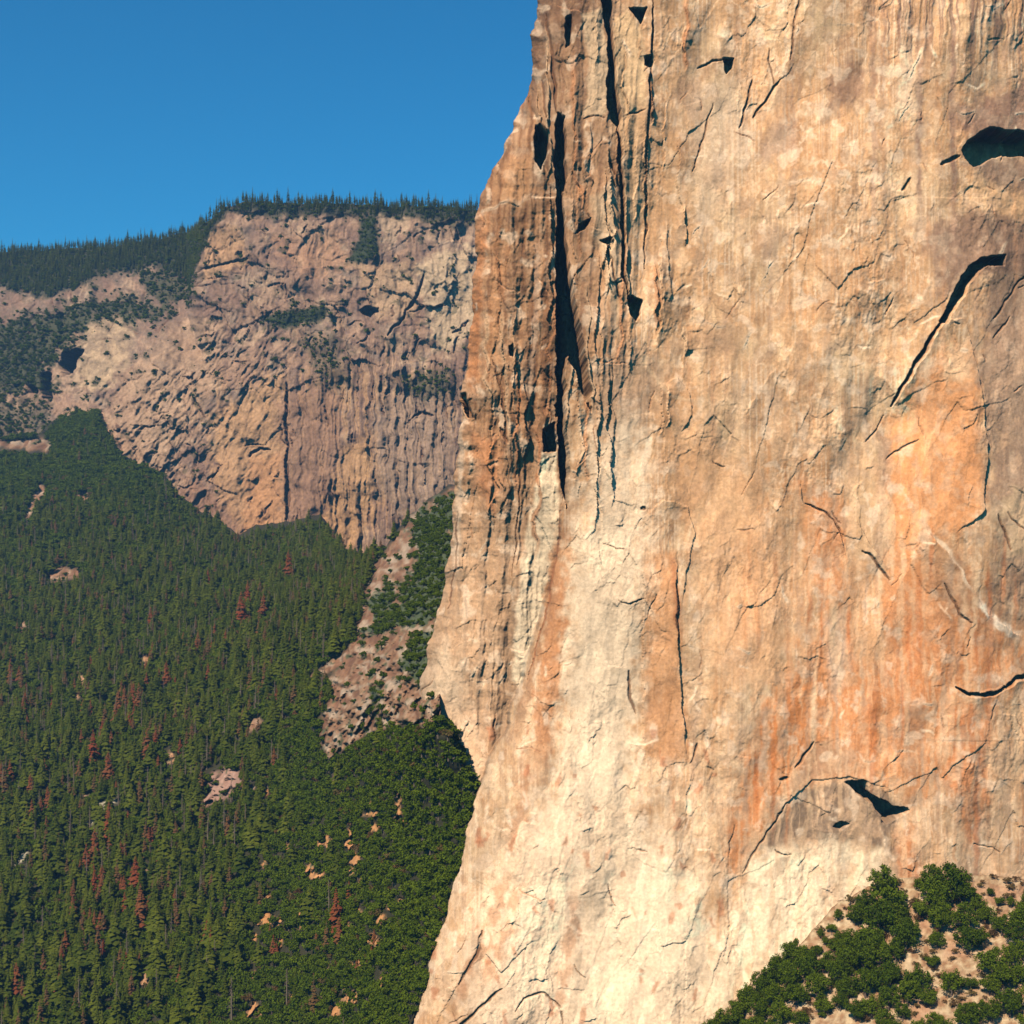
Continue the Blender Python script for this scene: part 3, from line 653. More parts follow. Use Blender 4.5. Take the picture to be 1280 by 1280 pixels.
    P(K, rock*.85*(V > 985)*(U > 310), (.52, .23, .08)); P(K, rock*.7*(V > 820)*(U < 230), (.45, .23, .11))
    fc.patch([(110, 990), (150, 990), (150, 1035), (105, 1035)], (.42, .36, .24), .9*1, 4); fc.patch([(10, 1050), (48, 1050), (30, 1095), (5, 1095)], (.42, .36, .24), .9, 4)
    P(K, (1-rock)*.97, (.035, .030, .014))
    fc.patch([(245, 1012), (268, 965), (300, 955), (305, 990)], (.36, .20, .145), .8, 4)
    # scrub on the rib
    gm = np.zeros(U.shape, f32)
    def gr(p, f=4, amp=10):
        k, d = fc.poly(p, True, 30); gm[k] = np.maximum(gm[k], ss(-f, f, d+n[k]*amp))
    gr([(545, 622), (575, 612), (560, 760), (530, 785), (470, 790), (455, 800), (470, 765), (500, 745), (520, 700), (516, 655)], 5, 26)
    gr([(520, 790), (545, 785), (545, 850), (528, 870), (515, 850), (500, 830)]); gr([(458, 880), (472, 855), (478, 870), (464, 890)])
    gr([(455, 755), (480, 735), (500, 740), (470, 780)])
    gm = np.maximum(gm, ss(.22, .34, fbm(U/9, V/7, 331, 3))*.9)
    P(K, gm*rock, (.075, .085, .04))
    c = fc.col*(1+.3*fi)[..., None]
    Y = Yb-fc.D*np.where(dk > 0, 0, 1)
    X = (U-640)/F*Yb; Z = (640-V)/F*Yb
    Pn = np.stack([X, Y, Z], -1)
    o = grid_mesh('hillside', Pn, c, M_soil); structure(o, 'forested valley slope below the cliffs')
    rd = rock.copy()
    for q in range(1, 5): rd[q:] = np.maximum(rd[q:], rock[:-q])       # keep the downhill rim of each scar open
    tree = (1-ss(.3, .6, rd))*(dk <= np.where((U > 540) & (V > 880), 9, 0))*(U < poly_y(AB, np.maximum(V, 960))+6)
    bush = rock*gm*(dk <= 0)
    return fc, Pn, tree, bush, rock
fch, Ph, treeh, bushh, rockh = hillside()
print('hillside', time.time()-T0)

NBORD = [(760, 1420), (860, 1312), (885, 1283), (940, 1232), (1000, 1182), (1040, 1135), (1080, 1112), (1115, 1100), (1140, 1096), (1200, 1094), (1245, 1096), (1290, 1104), (1600, 1120)]
NS = rbf([(885, 1290, 850), (1000, 1182, 866), (1115, 1100, 878), (1280, 1104, 884), (1450, 1110, 890), (1000, 1280, 815), (1130, 1280, 785), (1280, 1280, 755), (1280, 1190, 815), (1120, 1190, 835), (1450, 1280, 740), (1000, 1420, 740), (1280, 1420, 690), (860, 1420, 790), (1550, 1420, 680)])
def near_slope():
    us = np.arange(760, 1600, 1.5); vs = np.concatenate([np.arange(1060, 1290, 1.5), np.arange(1290, 1480, 5.0)])
    U, V = np.meshgrid(us, vs); U = U.astype(f32); V = V.astype(f32)
    fc = Face(U, V, 2.5, 18)
    Yb = NS(U, V); dk = np.clip(poly_x(NBORD, U)+fbm(U/12, V*0, 401, 3)*4-V, 0, 200); Yb = Yb+dk*4
    n = fbm(U/12, V/10, 411, 4); fi = fbm(U/2.5, V/2.5, 413, 3)
    fc.D = (fbm(fc.WU/40, fc.WV/30, 415, 3)*5+fbm(U/8, V/8, 417, 3)*1.5*(dk <= 0)).astype(f32)
    K = (slice(None), slice(None)); P = fc.paint
    fc.col[:] = np.array((.38, .235, .125), f32)
    P(K, .8*ss(0, .3, n), (.54, .38, .22)); P(K, .8*ss(.0, .25, -n), (.26, .125, .06))
    for pts in ([(1140, 1145), (1165, 1140), (1160, 1165), (1140, 1160)], [(1180, 1180), (1210, 1175), (1215, 1195), (1180, 1200)], [(1135, 1255), (1170, 1250), (1165, 1275), (1140, 1275)], [(1200, 1105), (1285, 1108), (1285, 1130), (1220, 1128)]):
        fc.patch(pts, (.44, .22, .12), .6, 6, n, 8)
    c = fc.col*(1+.35*fi)[..., None]
    X = (U-640)/F*Yb; Z = (640-V)/F*Yb
    Pn = np.stack([X, Yb-fc.D, Z], -1)
    o = grid_mesh('talus_slope', Pn, c, M_soil); structure(o, 'dry sandy slope at the foot of the granite wall')
    return fc, Pn, us, vs
fct, Pt, ust, vst = near_slope()
def surf(P, us, vs, u, v):
    i = int(np.clip(np.searchsorted(vs, v), 1, len(vs)-1)); j = int(np.clip(np.searchsorted(us, u), 1, len(us)-1))
    return P[i, j]

# =================================================================== TREE MESHES
class MB:
    def __init__(s): s.v = []; s.f = []; s.n = 0
    def add(s, V, Fc): s.v.append(np.asarray(V, f32)); s.f.append(np.asarray(Fc, np.int32)+s.n); s.n += len(V)
    def mesh(s, name, mat):
        me = bpy.data.meshes.new(name)
        V = np.concatenate(s.v); me.vertices.add(len(V)); me.vertices.foreach_set('co', V.reshape(-1))
        fl = np.concatenate([a.reshape(-1) for a in s.f]); ct = np.concatenate([np.full(len(a), a.shape[1], np.int32) for a in s.f])
        me.loops.add(len(fl)); me.loops.foreach_set('vertex_index', fl)
        me.polygons.add(len(ct)); me.polygons.foreach_set('loop_start', np.concatenate([[0], np.cumsum(ct)[:-1]]).astype(np.int32)); me.polygons.foreach_set('loop_total', ct)
        me.update(calc_edges=True); me.materials.append(mat); return me
def tube(mb, pts, rad, seg=6):
    pts = np.array(pts, float); V = []
    for i, p in enumerate(pts):
        d = pts[min(i+1, len(pts)-1)]-pts[max(i-1, 0)]; d /= np.linalg.norm(d)+1e-9
        a = np.cross(d, (1, 0, 0) if abs(d[0]) < .8 else (0, 1, 0)); a /= np.linalg.norm(a); b = np.cross(d, a)
        for k in range(seg):
            t = 2*math.pi*k/seg; V.append(p+rad[i]*(math.cos(t)*a+math.sin(t)*b))
    Fc = [(i*seg+k, i*seg+(k+1) % seg, (i+1)*seg+(k+1) % seg, (i+1)*seg+k) for i in range(len(pts)-1) for k in range(seg)]
    mb.add(V, Fc)
def conifer(seed, leafmat, levels=26, sparse=0.0, wide=.17, name='conifer'):
    """unit height 1 tree: returns trunk and crown mesh"""
    r = np.random.default_rng(seed)
    t = MB(); b = [r.uniform(-.012, .012), r.uniform(-.012, .012)]
    tube(t, [(0, 0, -.06), (0, 0, .2), (b[0], b[1], .6), (b[0], b[1], .97)], [.017, .014, .008, .002], 5)
    c = MB(); z0 = r.uniform(.12, .24)
    V = []; Fc = []
    for i in range(levels):
        q = i/(levels-1); z = z0+(1-z0)*q
        R = wide*(1-q)**.75*(.75+.5*r.random())*(1 if q > .1 else .7)+.008
        nb = 7 if q < .8 else 5; ph = r.uniform(0, 6.28)
        for k in range(nb):
            if r.random() < sparse: continue
            a = ph+6.283*k/nb+r.uniform(-.35, .35); L = R*r.uniform(.6, 1.2); w = L*r.uniform(.26, .42)+.006
            d = np.array((math.cos(a), math.sin(a), 0)); s_ = np.array((-math.sin(a), math.cos(a), 0))
            dr = r.uniform(.15, .5); o = np.array((0, 0, z))
            p = [o+d*L*.05, o+d*L*.55+s_*w-(0, 0, L*dr*.6+.005), o+d*L-(0, 0, L*dr), o+d*L*.55-s_*w-(0, 0, L*dr*.6+.005), o+d*L*.6+(0, 0, .012-L*dr*.2)]
            n = len(V); V += p; Fc += [(n, n+1, n+4), (n+1, n+2, n+4), (n+2, n+3, n+4), (n+3, n, n+4)]
    V += [np.array((.008, 0, .96)), np.array((-.004, .007, .96)), np.array((-.004, -.007, .96)), np.array((0, 0, 1.02))]; n = len(V)-4; Fc += [(n, n+1, n+3), (n+1, n+2, n+3), (n+2, n, n+3)]
    c.add(V, Fc)
    return t.mesh(name+'_trunk', M_grey if leafmat is M_tanneedle else M_bark), c.mesh(name+'_crown', leafmat)
def leaves(mb, cen, rad, n, size, r, flat=.8):
    d = r.normal(size=(n, 3)); d /= np.linalg.norm(d, axis=1)[:, None]
    p = cen+d*rad*(r.random((n, 1))**.4)*np.array((1, 1, flat))
    nn = d+r.normal(size=(n, 3))*.6; nn /= np.linalg.norm(nn, axis=1)[:, None]
    a = np.cross(nn, r.normal(size=(n, 3))); a /= np.linalg.norm(a, axis=1)[:, None]+1e-9; b = np.cross(nn, a)
    sz = size*r.uniform(.6, 1.3, (n, 1))
    V = np.stack([p+a*sz, p+b*sz*.7, p-a*sz, p-b*sz*.7], 1).reshape(-1, 3)
    mb.add(V, np.arange(n*4).reshape(-1, 4))
def oak(seed, leafmat, clumps, per, size, name='oak', tall=1.0):
    """unit crown radius tree, base at 0"""
    r = np.random.default_rng(seed); t = MB(); c = MB()
    H = 1.15*tall
    tube(t, [(0, 0, -.3), (.03, 0, .25), (.0, .04, .6)], [.11, .085, .06], 6)
    cs = []
    for i in range(clumps):
        a = r.uniform(0, 6.283); el = math.asin(r.uniform(-.35, 1)); q = r.uniform(.45, .92)
        cs.append(np.array((math.cos(a)*math.cos(el)*q, math.sin(a)*math.cos(el)*q, H*.75+math.sin(el)*q*.85*tall)))
    for i in range(6):
        a = cs[i % len(cs)]; tube(t, [(0, .02, .45), a*.5+np.array((0, 0, .25)), a*.9], [.045, .03, .012], 4)
    for x in cs:
        leaves(c, x, r.uniform(.18, .40), per, size, r)
    leaves(c, np.array((0, 0, H*.7)), .55, per*2, size*1.4, r)
    return t.mesh(name+'_trunk', M_bark), c.mesh(name+'_crown', leafmat)
def snag(seed, name='snag'):
    r = np.random.default_rng(seed); t = MB(); c = MB()
    tube(t, [(0, 0, -.05), (.005, 0, .4), (r.uniform(-.02, .02), r.uniform(-.02, .02), 1)], [.026, .02, .006], 5)
    for i in range(46):
        z = r.uniform(.25, .96); a = r.uniform(0, 6.28); L = .13*(1.05-z)+.02
        tube(c, [(0, 0, z), (math.cos(a)*L*.6, math.sin(a)*L*.6, z+.01), (math.cos(a)*L, math.sin(a)*L, z-L*.25)], [.006, .004, .0015], 3)
    return t.mesh(name+'_trunk', M_grey), c.mesh(name+'_crown', M_grey)

P_con = [conifer(10+i, M_conif, wide=w, name='conifer') for i, w in enumerate((.20, .27, .18, .33))]
P_rim = [conifer(20+i, M_conif, levels=16, sparse=.12, wide=w, name='rimconifer') for i, w in enumerate((.12, .15, .10, .17))]
P_red = [conifer(30+i, M_red, levels=24, sparse=.32, wide=w, name='red') for i, w in enumerate((.19, .23, .20))]
P_tan = [conifer(40+i, M_tanneedle, levels=22, sparse=.45, wide=w, name='tan') for i, w in enumerate((.13, .16))]
P_snag = [snag(50+i) for i in range(3)]
P_oak = [oak(60+i, M_oak, 38, 70, .060, 'oak', t) for i, t in enumerate((1, 1.15, .9, 1.3))]
P_oaks = [oak(80+i, M_oak, 14, 24, .14, 'smalloak', t) for i, t in enumerate((.95, .8, 1.1))]
P_dry = [oak(97, M_tanneedle, 12, 26, .09, 'olive', .8)]+[oak(90+i, M_dry, 16, 34, .085, 'dry', t) for i, t in enumerate((.7, .9))]
print('protos', time.time()-T0)

def tree_obj(kind, meshes, loc, scale, rz, label, cat, group, parts=('trunk', 'crown')):
    e = bpy.data.objects.new(kind, None); C.objects.link(e); e.location = loc; e.rotation_euler = (0, 0, rz)
    e.scale = (scale, scale, scale) if not isinstance(scale, tuple) else scale
    e['label'] = label; e['category'] = cat
    if group: e['group'] = group
    for nm, me in zip(parts, meshes):
        o = bpy.data.objects.new(nm, me); C.objects.link(o); o.parent = e
    return e

# ------------------------------------------------------------------ landmarks used to say which tree is meant
def px(loc): return (640+loc[0]/loc[1]*F, 640-loc[2]/loc[1]*F)
LM = [(275, 985, 'the pink scree patch'), (317, 905, 'the small mid-slope rock patch'), (405, 845, 'the pale rock tongue'), (395, 1090, 'the orange soil scars'), (440, 1055, 'the tall orange soil gully'),
      (498, 1012, 'the uppermost orange soil scar'), (340, 1150, 'the twin orange soil spots'), (135, 1003, 'the white boulders'), (30, 1075, 'the pale track on the left'), (75, 720, 'the pinkish upper left outcrop'),
      (420, 935, 'the toe of the rocky rib'), (540, 930, 'the notch under the wall'), (400, 680, 'the orange foot of the far cliff'), (300, 690, 'the brown foot of the far cliff'), (170, 620, 'the pale ledge of the far cliff'),
      (105, 625, 'the lone bare upper spot'), (40, 630, 'the narrow slanting scree strip'), (95, 850, 'the orange dirt spots'), (25, 780, 'the grey left edge rocks'), (20, 1250, 'the bottom left corner'),
      (180, 1250, 'the bottom dirt patch'), (315, 1265, 'the pale dirt gully'), (435, 1250, 'the low dirt bank'), (530, 1130, 'the granite nose'), (230, 850, 'the open mid slope'),
      (160, 900, 'the red tree cluster'), (175, 1120, 'the tallest red tree')]
def near_lm(u, v):
    d = [((u-a)**2+(v-b)**2, a, b, t) for a, b, t in LM]; q = min(d)
    dx = u-q[1]; dy = v-q[2]
    if abs(dx) > abs(dy): w = 'right of' if dx > 0 else 'left of'
    else: w = 'below' if dy > 0 else 'above'
    return w, q[3], math.sqrt(q[0])
ORD = ['nearest', 'second nearest', 'third nearest', 'fourth nearest', 'fifth nearest', 'sixth nearest', 'seventh nearest', 'eighth nearest', 'ninth nearest', 'tenth nearest', 'eleventh nearest', 'twelfth nearest']
def label_all(items, desc, group, cap):   # at most 16 words
    """items: objects; desc: text; each gets 'nearest ... left of X'; beyond cap they share one label"""
    b = {}
    for o in items:
        w, t, d = near_lm(*px(o.location)); b.setdefault((w, t), []).append((d, o))
    for (w, t), L in b.items():
        L.sort(key=lambda q: q[0])
        for i, (d, o) in enumerate(L):
            if len(L) == 1: o['label'] = f'{desc}, alone {w} {t}'
            elif len(L) <= cap: o['label'] = f'{desc}, {ORD[i]} {w} {t}'
            else: o['label'] = f'{desc} in the crowd {w} {t}'
            o['group'] = group

ush = np.arange(-300, 700, 2.0); vsh = np.concatenate([np.arange(480, 1290, 2.0), np.arange(1290, 1480, 6.0)])
# ------------------------------------------------------------------ dead red conifers, one by one (pixel of the crown's foot, height in px)
REDS = [(175, 1165, 50, 0), (169, 1112, 36, 1), (158, 1225, 32, 2), (74, 1255, 34, 0), (19, 1245, 36, 1), (90, 1140, 28, 2), (92, 1152, 30, 0), (118, 1075, 34, 1), (108, 1085, 28, 2), (138, 1048, 34, 0), (117, 955, 38, 0), (136, 975, 32, 1), (184, 950, 34, 2),
        (156, 885, 26, 0), (165, 885, 28, 1), (173, 888, 30, 2), (178, 886, 24, 0), (208, 855, 26, 1), (170, 905, 24, 2), (31, 900, 26, 0), (35, 865, 14, 1), (10, 848, 22, 2), (281, 808, 20, 0), (361, 722, 30, 1), (132, 920, 22, 2), (225, 940, 18, 0),
        (341, 958, 22, 0), (286, 1045, 16, 1), (342, 1192, 22, 2), (420, 1165, 46, 0), (423, 1180, 30, 1), (38, 1030, 26, 2), (118, 1112, 24, 0), (128, 1106, 22, 1), (258, 1180, 26, 2), (262, 1188, 24, 0), (150, 1075, 22, 1), (245, 815, 16, 1), (300, 780, 34, 2), (310, 760, 30, 0),
        (130, 1200, 24, 1), (88, 1165, 20, 2), (468, 1175, 16, 0), (58, 1008, 22, 1), (245, 855, 18, 2), (5, 975, 24, 0), (100, 970, 20, 1)]
used = []
reds = []
base = list(REDS)
while len(REDS) < 190:                      # smaller ones scattered round the tall ones
    a = base[int(rng.integers(0, len(base)))]; u = a[0]+rng.normal()*34; v = a[1]+rng.normal()*26
    if 0 < u < 480 and 700 < v < 1275: REDS.append((u, v, rng.uniform(9, 24), int(rng.integers(0, 3))))
for i, (u, v, h, k) in enumerate(REDS):
    p = surf(Ph, ush, vsh, u, v+4); H = h*1.3*p[1]/F
    o = tree_obj('dead_conifer', P_red[k], p, H, rng.uniform(0, 6), '', 'dead tree', ''); o['hs'] = h; reds.append(o); used.append((u, v))
label_all([o for o in reds if o['hs'] >= 30], 'tall rust-red dead conifer', 'large rust-red dead conifers', 12)
label_all([o for o in reds if o['hs'] < 30], 'smaller rust-red dead conifer', 'smaller rust-red dead conifers', 12)
for o in reds: del o['hs']
# faded brown conifers and bare snags
tans = []; snags = []
SN = [(121, 975), (178, 915), (300, 700), (340, 690), (145, 830), (105, 870), (243, 930), (40, 890), (260, 960), (88, 1050), (55, 1090), (125, 1095), (150, 1010), (60, 800), (230, 760)]
tries = 0
while len(tans)+len(snags) < 190 and tries < 4000:
    tries += 1
    if tries <= len(SN): u, v = SN[tries-1]
    else:
        u = rng.uniform(0, 480); v = rng.uniform(660, 1278)
        if u > 300 and v > 900 and rng.random() < .85: continue
    p = surf(Ph, ush, vsh, u, v)
    j = int((u+300)/2); i = min(int((v-480)/2), treeh.shape[0]-1)
    if treeh[i, j] < .6: continue
    H = rng.uniform(22, 36)
    if rng.random() < .55: tans.append(tree_obj('faded_conifer', P_tan[int(rng.integers(0, 2))], p, H, rng.uniform(0, 6), '', 'dying tree', ''))
    else: snags.append(tree_obj('bare_snag', P_snag[int(rng.integers(0, 3))], p, H, rng.uniform(0, 6), '', 'dead tree', ''))
label_all(tans, 'brownish faded conifer', 'thin brownish faded conifers on the slope', 5)
label_all(snags, 'bare grey snag', 'bare grey snags on the slope', 5)
print('dead trees', time.time()-T0)

# ------------------------------------------------------------------ forest: sample the slope by its plan area
def sample(P, W, n, seed):
    r = np.random.default_rng(seed)
    a = P[1:, :-1]-P[:-1, :-1]; b = P[:-1, 1:]-P[:-1, :-1]
    ar = np.linalg.norm(np.cross(a, b), axis=-1)
    ar = np.minimum(ar, np.abs(a[..., 0]*b[..., 1]-a[..., 1]*b[..., 0])*1.6+6)*W[:-1, :-1]
    cs = np.cumsum(ar.reshape(-1)); tot = cs[-1]
    k = np.searchsorted(cs, r.random(n)*tot); k = np.minimum(k, ar.size-1)
    i, j = np.divmod(k, ar.shape[1]); s_ = r.random((n, 1)); t = r.random((n, 1))
    return P[i, j]*(1-s_)*(1-t)+P[i+1, j]*s_*(1-t)+P[i, j+1]*(1-s_)*t+P[i+1, j+1]*s_*t, tot
def stuff_points(name, pts, scl, idx, protos, label, cat):
    """one object: instances scattered on a point mesh by geometry nodes"""
    me = bpy.data.meshes.new(name); n = len(pts)
    me.vertices.add(n); me.vertices.foreach_set('co', np.asarray(pts, f32).reshape(-1))
    for nm, arr, ty in (('scl', scl, 'FLOAT'), ('idx', idx, 'INT'), ('rot', np.random.default_rng(3).uniform(0, 6.28, n), 'FLOAT')):
        a = me.attributes.new(nm, ty, 'POINT'); a.data.foreach_set('value', np.asarray(arr, f32 if ty == 'FLOAT' else np.int32))
    o = bpy.data.objects.new(name, me); C.objects.link(o)
    g = bpy.data.node_groups.new(name, 'GeometryNodeTree')
    g.interface.new_socket('Geometry', in_out='INPUT', socket_type='NodeSocketGeometry'); g.interface.new_socket('Geometry', in_out='OUTPUT', socket_type='NodeSocketGeometry')
    N = g.nodes; gi = N.new('NodeGroupInput'); go = N.new('NodeGroupOutput')
    g2i = N.new('GeometryNodeGeometryToInstance')
    objs = []
    for q, (t, c) in enumerate(protos):
        m = bpy.data.meshes.new(name+'_kind')     # trunk and crown in one mesh
        import bmesh
        bm = bmesh.new(); bm.from_mesh(c)
        nf = len(bm.faces); bm.from_mesh(t); bm.faces.ensure_lookup_table()
        for k_ in range(nf, len(bm.faces)): bm.faces[k_].material_index = 1
        bm.to_mesh(m); bm.free(); m.materials.append(c.materials[0]); m.materials.append(t.materials[0])
        ob = bpy.data.objects.new(name+'_kind', m); oi = N.new('GeometryNodeObjectInfo'); oi.inputs['Object'].default_value = ob; oi.inputs['As Instance'].default_value = True
        g.links.new(oi.outputs['Geometry'], g2i.inputs[0]) if False else None
        objs.append(oi)
    join = N.new('GeometryNodeJoinGeometry')
    for oi in reversed(objs): g.links.new(oi.outputs['Geometry'], join.inputs[0])
    iop = N.new('GeometryNodeInstanceOnPoints'); iop.inputs['Pick Instance'].default_value = True
    def attr(nm, ty):
        a = N.new('GeometryNodeInputNamedAttribute'); a.data_type = ty; a.inputs['Name'].default_value = nm; return a.outputs['Attribute']
    cx = N.new('ShaderNodeCombineXYZ'); g.links.new(attr('rot', 'FLOAT'), cx.inputs[2])
    e2r = N.new('FunctionNodeEulerToRotation'); g.links.new(cx.outputs[0], e2r.inputs[0])
    g.links.new(gi.outputs[0], iop.inputs['Points']); g.links.new(join.outputs[0], iop.inputs['Instance'])
    g.links.new(attr('idx', 'INT'), iop.inputs['Instance Index']); g.links.new(e2r.outputs[0], iop.inputs['Rotation']); g.links.new(attr('scl', 'FLOAT'), iop.inputs['Scale'])
    g.links.new(iop.outputs[0], go.inputs[0])
    md = o.modifiers.new('scatter', 'NODES'); md.node_group = g
    o['kind'] = 'stuff'; o['label'] = label; o['category'] = cat
    return o
Uh = fch.U; Vh = fch.V
# oak scrub on the right hand slope and high up, conifers elsewhere
oakz = np.clip(ss(-60, 60, (Uh-330)+(Vh-1000)*.35+fbm(Uh/40, Vh/40, 501, 3)*90)*ss(820, 900, Vh+(Uh-400)*.1)+(1-ss(600, 690, Vh+Uh*.05+fbm(Uh/30, Vh/30, 503, 3)*50))*(1-ss(300, 340, Uh)), 0, 1)
Wc = treeh*(1-oakz*.95)*(1-ss(440, 500, Uh)*(Vh > 800)); Wo = treeh*(.75+oakz*.5)
Pc, Ac = sample(Ph, Wc*(Vh < 1400)*(Uh > -200), 9500, 1)
Po, Ao = sample(Ph, Wo*(Vh < 1400)*(Uh > -200), 34000, 2)
print('areas', Ac, Ao)
sc = 11+23*rng.random(len(Pc))**1.8; so = rng.uniform(3.4, 7.8, len(Po))*np.clip(.75+(Po[:, 1]-1000)/3000, .8, 1.2)
ic = rng.integers(0, 4, len(Pc)); io = rng.integers(0, 3, len(Po)); brn = (rng.random(len(Po)) < .05)
def inframe(P, m=0):
    u = 640+P[:, 0]/P[:, 1]*F; v = 640-P[:, 2]/P[:, 1]*F
    return (u > 2) & (u < 575-(np.clip(v-985, 0, 400))*.26-m) & (v > 400) & (v < 1270), u, v
fi_, uc, vc = inframe(Pc, 6); order = np.where(fi_)[0]; order = order[np.argsort(-(sc/Pc[:, 1])[order])][:300]
cons = []
for q in order: cons.append(tree_obj('conifer', P_con[ic[q]], Pc[q], float(sc[q]), rng.uniform(0, 6), '', 'tree', ''))
label_all(cons, 'dark green conifer', 'tall green conifers on the lower slope', 4)
rest = np.setdiff1d(np.arange(len(Pc)), order)
pick = rng.random(len(Pc)); ic = np.where(pick < .07, 4+rng.integers(0, 2, len(Pc)), np.where(pick < .15, 6+rng.integers(0, 3, len(Pc)), ic)); sc = np.where(pick < .15, np.maximum(sc, 24), sc)
stuff_points('conifer_forest', Pc[rest], sc[rest], ic[rest], P_con+P_tan+P_snag, 'dense dark green conifer forest covering the valley slope', 'forest')
# foreground oaks and shrubs on the talus slope
OAKS = [(1105, 1118, 15, 3), (1112, 1140, 17, 1), (1098, 1160, 17, 0), (1088, 1185, 16, 2), (1075, 1150, 11, 1), (1082, 1135, 10, 3), (1120, 1165, 13, 0), (1125, 1150, 10, 3), (1170, 1128, 18, 0), (1188, 1118, 17, 1), (1165, 1110, 12, 3), (1152, 1142, 11, 2), (1204, 1125, 13, 0), (1175, 1148, 10, 2),
        (1178, 1165, 13, 3), (1172, 1182, 9, 0), (1205, 1160, 13, 3), (1210, 1185, 14, 1), (1225, 1180, 10, 0), (1232, 1148, 11, 0), (1252, 1163, 10, 1), (1222, 1140, 9, 3), (1165, 1205, 8, 2), (1148, 1110, 6, 0), (1130, 1180, 14, 1), (1138, 1168, 10, 0), (1145, 1238, 15, 0), (1135, 1250, 13, 1), (1158, 1252, 11, 2),
        (1190, 1240, 13, 0), (1212, 1232, 7, 2), (1240, 1215, 15, 1), (1255, 1228, 14, 0), (1236, 1236, 12, 2), (1262, 1205, 10, 3), (1278, 1160, 14, 0), (1290, 1145, 14, 1), (1270, 1180, 10, 3), (1285, 1195, 14, 0), (1278, 1225, 13, 2), (1290, 1255, 15, 1), (1262, 1262, 14, 0), (1240, 1272, 12, 2), (1222, 1278, 12, 1), (1205, 1282, 12, 3), (1290, 1285, 14, 0),
        (1068, 1190, 12, 1), (1060, 1208, 14, 0), (1045, 1190, 9, 2), (1080, 1210, 14, 3), (1100, 1205, 13, 1), (1115, 1222, 12, 0), (1100, 1235, 13, 2), (1080, 1238, 13, 1), (1060, 1240, 12, 0), (1120, 1200, 10, 3), (1110, 1255, 12, 1), (1090, 1265, 12, 0), (1070, 1270, 11, 2), (1128, 1272, 9, 1), (1048, 1225, 12, 1), (1105, 1285, 12, 3), (1120, 1290, 11, 0),
        (990, 1198, 11, 1), (1005, 1203, 12, 0), (975, 1212, 11, 2), (1010, 1222, 13, 1), (988, 1228, 13, 0), (965, 1228, 12, 3), (950, 1240, 11, 1), (970, 1250, 13, 0), (995, 1252, 13, 2), (1020, 1245, 12, 1), (935, 1252, 11, 0), (950, 1268, 12, 1), (925, 1268, 11, 2), (915, 1280, 11, 0), (900, 1286, 10, 3), (975, 1278, 13, 1), (940, 1290, 12, 0), (1000, 1280, 10, 0), (960, 1295, 12, 2), (890, 1296, 10, 1), (1035, 1215, 10, 3), (1030, 1262, 10, 2), (1050, 1258, 9, 0),
        (1168, 1282, 9, 1), (1150, 1290, 10, 0), (1180, 1290, 9, 2), (1022, 1190, 5, 0), (1025, 1170, 4, 1)]
SM = [(1240, 1118, 4.5, 0), (1250, 1130, 5.5, 2), (1264, 1132, 5, 1), (1278, 1135, 4, 0)]
OAKS += SM
NLM = [(1145, 1165, 'the reddish soil hollow'), (1195, 1195, 'the brown brush'), (1185, 1225, 'the sandy clearing'), (1245, 1118, 'the bare scree'), (1000, 1268, 'the pale boulder patch'), (1140, 1262, 'the orange bank'), (1110, 1100, 'the left clump tip'),
       (1175, 1098, 'the middle clump top'), (1025, 1180, 'the two round bushes'), (920, 1275, 'the low end of the wood'), (960, 1220, 'the sloping tree line'), (1265, 1200, 'the right frame edge'), (1095, 1200, 'the dense wood'), (1055, 1275, 'the bottom edge'), (1235, 1270, 'the bottom right corner')]
LM_far = LM
oaks = []
for (u, v, r, k) in OAKS:
    p = surf(Pt, ust, vst, u, v+r*.55); S = r*1.3*p[1]/F
    oaks.append(tree_obj('oak_tree', P_oak[k], p, (S, S, S*rng.uniform(1.0, 1.25)), rng.uniform(0, 6), '', 'tree', ''))
for q in range(110):                                     # smaller oaks that fill the dense wood
    u = rng.uniform(900, 1130); v = poly_x(NBORD, u)+rng.uniform(12, 130)
    if v > 1290 or (980 < u < 1020 and 1250 < v < 1285): continue
    p = surf(Pt, ust, vst, u, v); S = rng.uniform(5, 9)*p[1]/F
    oaks.append(tree_obj('oak_tree', P_oak[int(rng.integers(0, 4))], p, S, rng.uniform(0, 6), '', 'tree', ''))
dry = []
while len(dry) < 230:
    u = rng.uniform(900, 1285); v = poly_x(NBORD, u)+rng.uniform(1, 175)
    if v > 1285: continue
    if u < 1050 and rng.random() < .5: continue
    p = surf(Pt, ust, vst, u, v); S = rng.uniform(2.2, 8.5)*p[1]/F
    dry.append(tree_obj('dry_shrub', P_dry[int(rng.integers(0, 3))], p, (S, S, S*.8), rng.uniform(0, 6), '', 'shrub', ''))
LM = NLM
big = [o for o in oaks if o.scale[0] > 5.6]; small = [o for o in oaks if o.scale[0] <= 5.6]
label_all(big, 'broad dark green live oak', 'broad green oaks on the near slope', 12)
label_all(small, 'small rounded green oak', 'small green oaks on the near slope', 12)
label_all(dry, 'low rusty brown dry shrub', 'dry brown shrubs on the near slope', 4)
LM = LM_far
